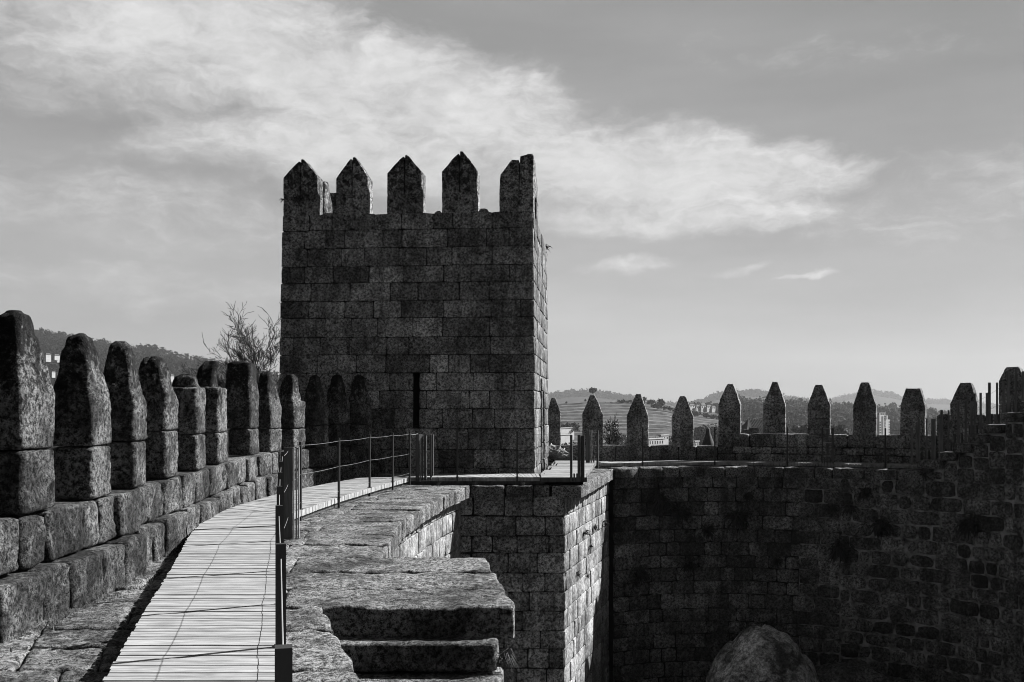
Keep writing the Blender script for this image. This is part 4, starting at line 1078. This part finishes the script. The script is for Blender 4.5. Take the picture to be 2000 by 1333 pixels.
# ------------------------------------------------------------------ buildings
HG = 'white houses in the valley'
HR = R(65)
def facade(c, rz=HR):
    cs, sn = math.cos(rz), math.sin(rz)
    return lambda x, y, z: (c[0] + x * cs - y * sn, c[1] + x * sn + y * cs, z)
def fbox(m, f, x0, x1, y0, y1, z0, z1):
    m.add([f(x, y, z) for z in (z0, z1) for x, y in ((x0, y0), (x1, y0), (x1, y1), (x0, y1))], [(3, 2, 1, 0), (4, 5, 6, 7), (0, 1, 5, 4), (1, 2, 6, 5), (2, 3, 7, 6), (3, 0, 4, 7)])
def house(px, D, ybase, ytop, wpx, label, roof=M_ROOF, flat=False, dep=5.0, nwin=3, wall=M_WHITE, group=HG, name='house'):
    # the long front turned towards the sun
    az = math.atan((px - 1000) / F); rz = R(58) - az / 2; zb, zt = zat(ybase, D), zat(ytop, D); c = wp(px, D, zb); t = thing(name, label, 'house', c, group)
    k = (px + wpx * .42 - 1000) / F; w = (k * D - c[0]) / (math.cos(rz) - k * math.sin(rz)); dep = min(dep, wpx / F * D * .25)
    f = facade(c, rz); h = (zt - zb); wh = h if flat else h * .68
    m = MB(); fbox(m, f, -w, w, 0, dep, zb - 4, zb + wh); part('wall', m, wall, t)
    m = MB()
    if flat: fbox(m, f, -w - .3, w + .3, -.3, dep + .3, zb + wh + .003, zb + wh + .4)
    else:
        e = .4; z0 = zb + wh; k = w * .25
        m.add([f(-w - e, -e, z0), f(w + e, -e, z0), f(w + e, dep + e, z0), f(-w - e, dep + e, z0), f(-w + k, dep / 2, zb + h), f(w - k, dep / 2, zb + h)], [(0, 1, 5, 4), (1, 2, 5), (2, 3, 4, 5), (3, 0, 4), (3, 2, 1, 0)])
    part('roof', m, roof, t)
    for k in range(nwin):
        m = MB(); xx = -w + 2 * w * (k + .5) / nwin; ww = min(1.2, w * .35 / nwin); fbox(m, f, xx - ww, xx + ww, -.08, .02, zb + wh * .35, zb + wh * .75); part('window', m, M_GLASS, t)
house(1264, 955, 791, 783, 10, 'small white cottage on the vineyard crest between two dark trees')
house(1238, 958, 787, 782, 7, 'tiny pale shed on the vineyard crest left of the cottage', nwin=1)
for k, (px, yb, yt, w, lab) in enumerate(((1352, 798, 789, 12, 'leftmost white house of the hill village'), (1364, 799, 791, 9, 'low white house second in the hill village'), (1374, 800, 788, 10, 'tall grey roofed house in the middle of the hill village'),
                                    (1385, 799, 791, 10, 'pale house right of the middle in the hill village'), (1394, 800, 793, 8, 'rightmost white house beside the merlon in the hill village'), (1345, 803, 797, 9, 'small house below the hill village row'))):
    house(px, 1250 + 6 * k, yb, yt, w, lab, nwin=2)
house(1108, 560, 846, 837, 32, 'long flat pale warehouse behind the first merlon gap', flat=True, nwin=0, roof=M_WHITE)
house(1104, 520, 855, 850, 26, 'low white shed in front of the long warehouse', flat=True, nwin=0, roof=M_WHITE)
house(1282, 420, 872, 858, 34, 'wide flat white building seen between the third and fourth merlons', flat=True, nwin=6, roof=M_WHITE)
house(1298, 460, 862, 851, 18, 'smaller white building behind the wide flat one', flat=True, nwin=3, roof=M_WHITE)
house(1361, 430, 875, 863, 10, 'small white house near the conical roof', flat=True, nwin=2, roof=M_WHITE)
for px, yb, yt, w, lab in ((95, 700, 690, 12, 'leftmost white house on the left hillside'), (112, 701, 692, 12, 'second white house on the left hillside'), (124, 701, 693, 9, 'third white house on the left hillside'),
                      (213, 716, 700, 9, 'pale gabled house on the left hillside between two merlons'), (337, 743, 731, 7, 'small white tower house low on the left hillside'), (105, 731, 725, 8, 'lowest white house on the left hillside')):
    house(px, 1060, yb, yt, w, lab, nwin=0, group='white houses on the left hillside')

# hotel block
HD = 720.0
ht = thing('hotel_block', 'tall white hotel tower with dark lettering between two far merlons', 'hotel', wp(1727, HD, GZ))
kx = lambda px: (px - 1000) / F * HD
zt1, zt2 = zat(811, HD), zat(820, HD)
HR = R(48); hc = (kx(1727), HD, 0); hf = facade(hc, HR)
lx = lambda px: ((px - 1000) / F * HD - hc[0]) / (math.cos(HR) - (px - 1000) / F * math.sin(HR))              # along the sunlit front, for a picture column near the hotel
m = MB(); fbox(m, hf, lx(1717.5), lx(1731), 0, 1.8, -62, zt1); part('wall', m, M_WHITE, ht)
m = MB(); fbox(m, hf, lx(1731) + .01, lx(1738.5), .3, 2.0, -62, zt2); part('side_wing', m, M_WHITE, ht)
m = MB(); fbox(m, hf, lx(1721.5), lx(1724.8), -.12, .02, -62, zat(813.5, HD)); part('stair_window', m, M_SLATE, ht)
for k in range(6):
    zz = zat(825 + 5 * k, HD)
    for a, b, o_ in ((1718, 1720.2, 0), (1736.4, 1738, .3)):
        m = MB(); fbox(m, hf, lx(a), lx(b), o_ - .14, o_ + .02, zz - .45, zz + .45); part('window', m, M_GLASS, ht)
m = MB()
for px in (1718, 1720, 1723, 1725, 1728, 1730.5): fbox(m, hf, lx(px) - .3, lx(px) + .3, .1, .5, zt1 - .2, zat(806.5, HD))
fbox(m, hf, lx(1717.8), lx(1730.8), .2, .4, zat(807.4, HD), zat(806.4, HD)); part('roof_frame', m, M_WHITE, ht)
m = MB(); fbox(m, hf, lx(1733.4), lx(1735), .5, 1.2, zt2 - .2, zat(812, HD)); part('chimney', m, M_WHITE, ht)
for k, ch in enumerate('HOTEL'):
    cu = bpy.data.curves.new('letter', 'FONT'); cu.body = ch; cu.size = 1.9; cu.align_x = 'CENTER'; cu.extrude = .08; cu.offset = .07
    tmp = bpy.data.objects.new('letter_tmp', cu); COL.objects.link(tmp)
    dg = bpy.context.evaluated_depsgraph_get(); me = bpy.data.meshes.new_from_object(tmp.evaluated_get(dg)); bpy.data.objects.remove(tmp)
    me.transform(Matrix.Rotation(HR, 4, 'Z') @ Matrix.Diagonal((2.2, 1, 1, 1)) @ Matrix.Rotation(R(90), 4, 'X'))
    me.materials.clear(); me.materials.append(M_GLASS)
    o = bpy.data.objects.new('letter', me); COL.objects.link(o); o.parent = ht; o.matrix_parent_inverse = Matrix.Translation(-BASES[ht])
    o.location = hf(lx(1728.4), -.12, zat(815.6 + 4.5 * k, HD))

# conical roof and hipped roof close behind the wall
ct = thing('conical_roof', 'pointed conical stone roof rising behind the low parapet', 'roof', wp(1383, 75, zat(900, 75)))
m = MB(); n = 28; D = 75; cx, cy = wp(1383, D, 0)[:2]; rb = 13.5 / F * D; z0, z1 = zat(872, D), zat(836, D)
vs = [];
prof = [(rb * 1.04, zat(900, D)), (rb, z0), (rb * .62, z0 + (z1 - z0) * .38), (rb * .3, z0 + (z1 - z0) * .72), (.14, z1 - .1), (.05, z1)]
for (r, z) in prof: vs += [(cx + r * math.cos(2 * math.pi * k / n) * (1 + .02 * (k % 2)), cy + r * math.sin(2 * math.pi * k / n), z) for k in range(n)]
fs = [(j * n + k, j * n + (k + 1) % n, (j + 1) * n + (k + 1) % n, (j + 1) * n + k) for j in range(len(prof) - 1) for k in range(n)] + [tuple((len(prof) - 1) * n + k for k in range(n))]
m.add(vs, fs); part('cone', m, M_SLATE, ct, True)
m = MB(); m.tube([(cx, cy, z0 - 20), (cx, cy, zat(900, D))], rb, 20); part('drum', m, M_CURT, ct)
hr = thing('palace_wing', 'steep hipped tile roof half hidden behind a far merlon', 'building', wp(1507, 85, -12))
D = 85; m = MB(); zb, ze, zr = -12.0, zat(852, D), zat(820, D)
xa, xb, ra, rbx = wp(1458, D, 0)[0], wp(1552, D, 0)[0], wp(1475, D, 0)[0], wp(1533, D, 0)[0]
m.add([(xa, D, ze), (xb, D, ze), (xb, D + 5, ze), (xa, D + 5, ze), (ra, D + 2.5, zr), (rbx, D + 2.5, zr)], [(0, 1, 5, 4), (1, 2, 5), (2, 3, 4, 5), (3, 0, 4)]); rf = part('roof', m, M_SLATE, hr)
m = MB()
for k in range(30):
    f = k / 29; m.tube([(xa + (xb - xa) * f, D - .03, ze + .05), (max(ra, min(rbx, xa + (xb - xa) * f)), D + 2.45, zr + .02)], .05, 5)
part('tile_ridge', m, M_SLATE, rf)
m = MB(); m.box(((xa + xb) / 2, D + 2.5, (ze + zb) / 2), ((xb - xa) / 2 - .3, 2.2, (ze - zb) / 2 - .01)); part('wall', m, M_CURT, hr)
m = MB(); a = wp(1472, 84.5, zat(842, 84.5)); m.box(a, (.35, .3, .3)); m.box((a[0] - .55, a[1], a[2] - .1), (.3, .35, .2)); part('chimney', m, M_CURT, hr)
pl = MB(); D = 330; pl.tube([wp(1450, D, -55), wp(1450, D, zat(803, D))], [.22, .1], 6); single('lamp_mast', pl, M_CABLE, 'thin pale mast beside the first tall far merlon', 'mast')
pl = MB(); D = 1560
for dx in (-1.2, 1.2): pl.tube([(wp(1548, D, 0)[0] + dx, D, zat(790, D)), (wp(1548, D, 0)[0], D, zat(774, D))], .25, 4)
for yy in (777, 780): pl.tube([wp(1546, D, zat(yy, D)), wp(1550, D, zat(yy, D))], .2, 4)
single('power_pylon', pl, M_METAL, 'faint lattice pylon on the wooded skyline', 'pylon')
sp = [((px - 1000) / F * 300, 300, zat(py, 300), random.uniform(1, 2.0), random.uniform(1, 1.8)) for px, py in [(random.gauss(1573, 9), random.uniform(843, 862)) for _ in range(26)]]
o = woods('pale_bush', sp, None, M_DRY); o['kind'] = 'thing'; del o['kind']; tag(o, 'pale bushy treetop left of the three post rail section', 'bush', 'pale treetops behind the wall')
sp = [((px - 1000) / F * 300, 300, zat(py, 300), random.uniform(1, 2.0), random.uniform(1, 1.8)) for px, py in [(random.gauss(1634, 9), random.uniform(843, 862)) for _ in range(26)]]
o = woods('pale_bush', sp, None, M_DRY); del o['kind']; tag(o, 'pale bushy treetop right of the three post rail section', 'bush', 'pale treetops behind the wall')

# ------------------------------------------------------------------ haze
hz = MB(); hz.box((0, 3600, (GZ - 1 + 420) / 2), (6000, 4400, (420 - GZ + 1) / 2))
hm = bpy.data.materials.new('haze'); hm.use_nodes = True; q = NT(hm.node_tree); q.n.remove(q.n['Principled BSDF'])
pv = q.new('ShaderNodeVolumePrincipled'); pv.inputs['Color'].default_value = (.42, .42, .42, 1); pv.inputs['Density'].default_value = 0.00013; pv.inputs['Anisotropy'].default_value = 0.35
q.l.new(pv.outputs[0], q.n['Material Output'].inputs['Volume'])
ho = single('haze', hz, hm, None, None, kind='stuff')
for p_ in bpy.data.objects:
    if 'base' in p_: del p_['base']
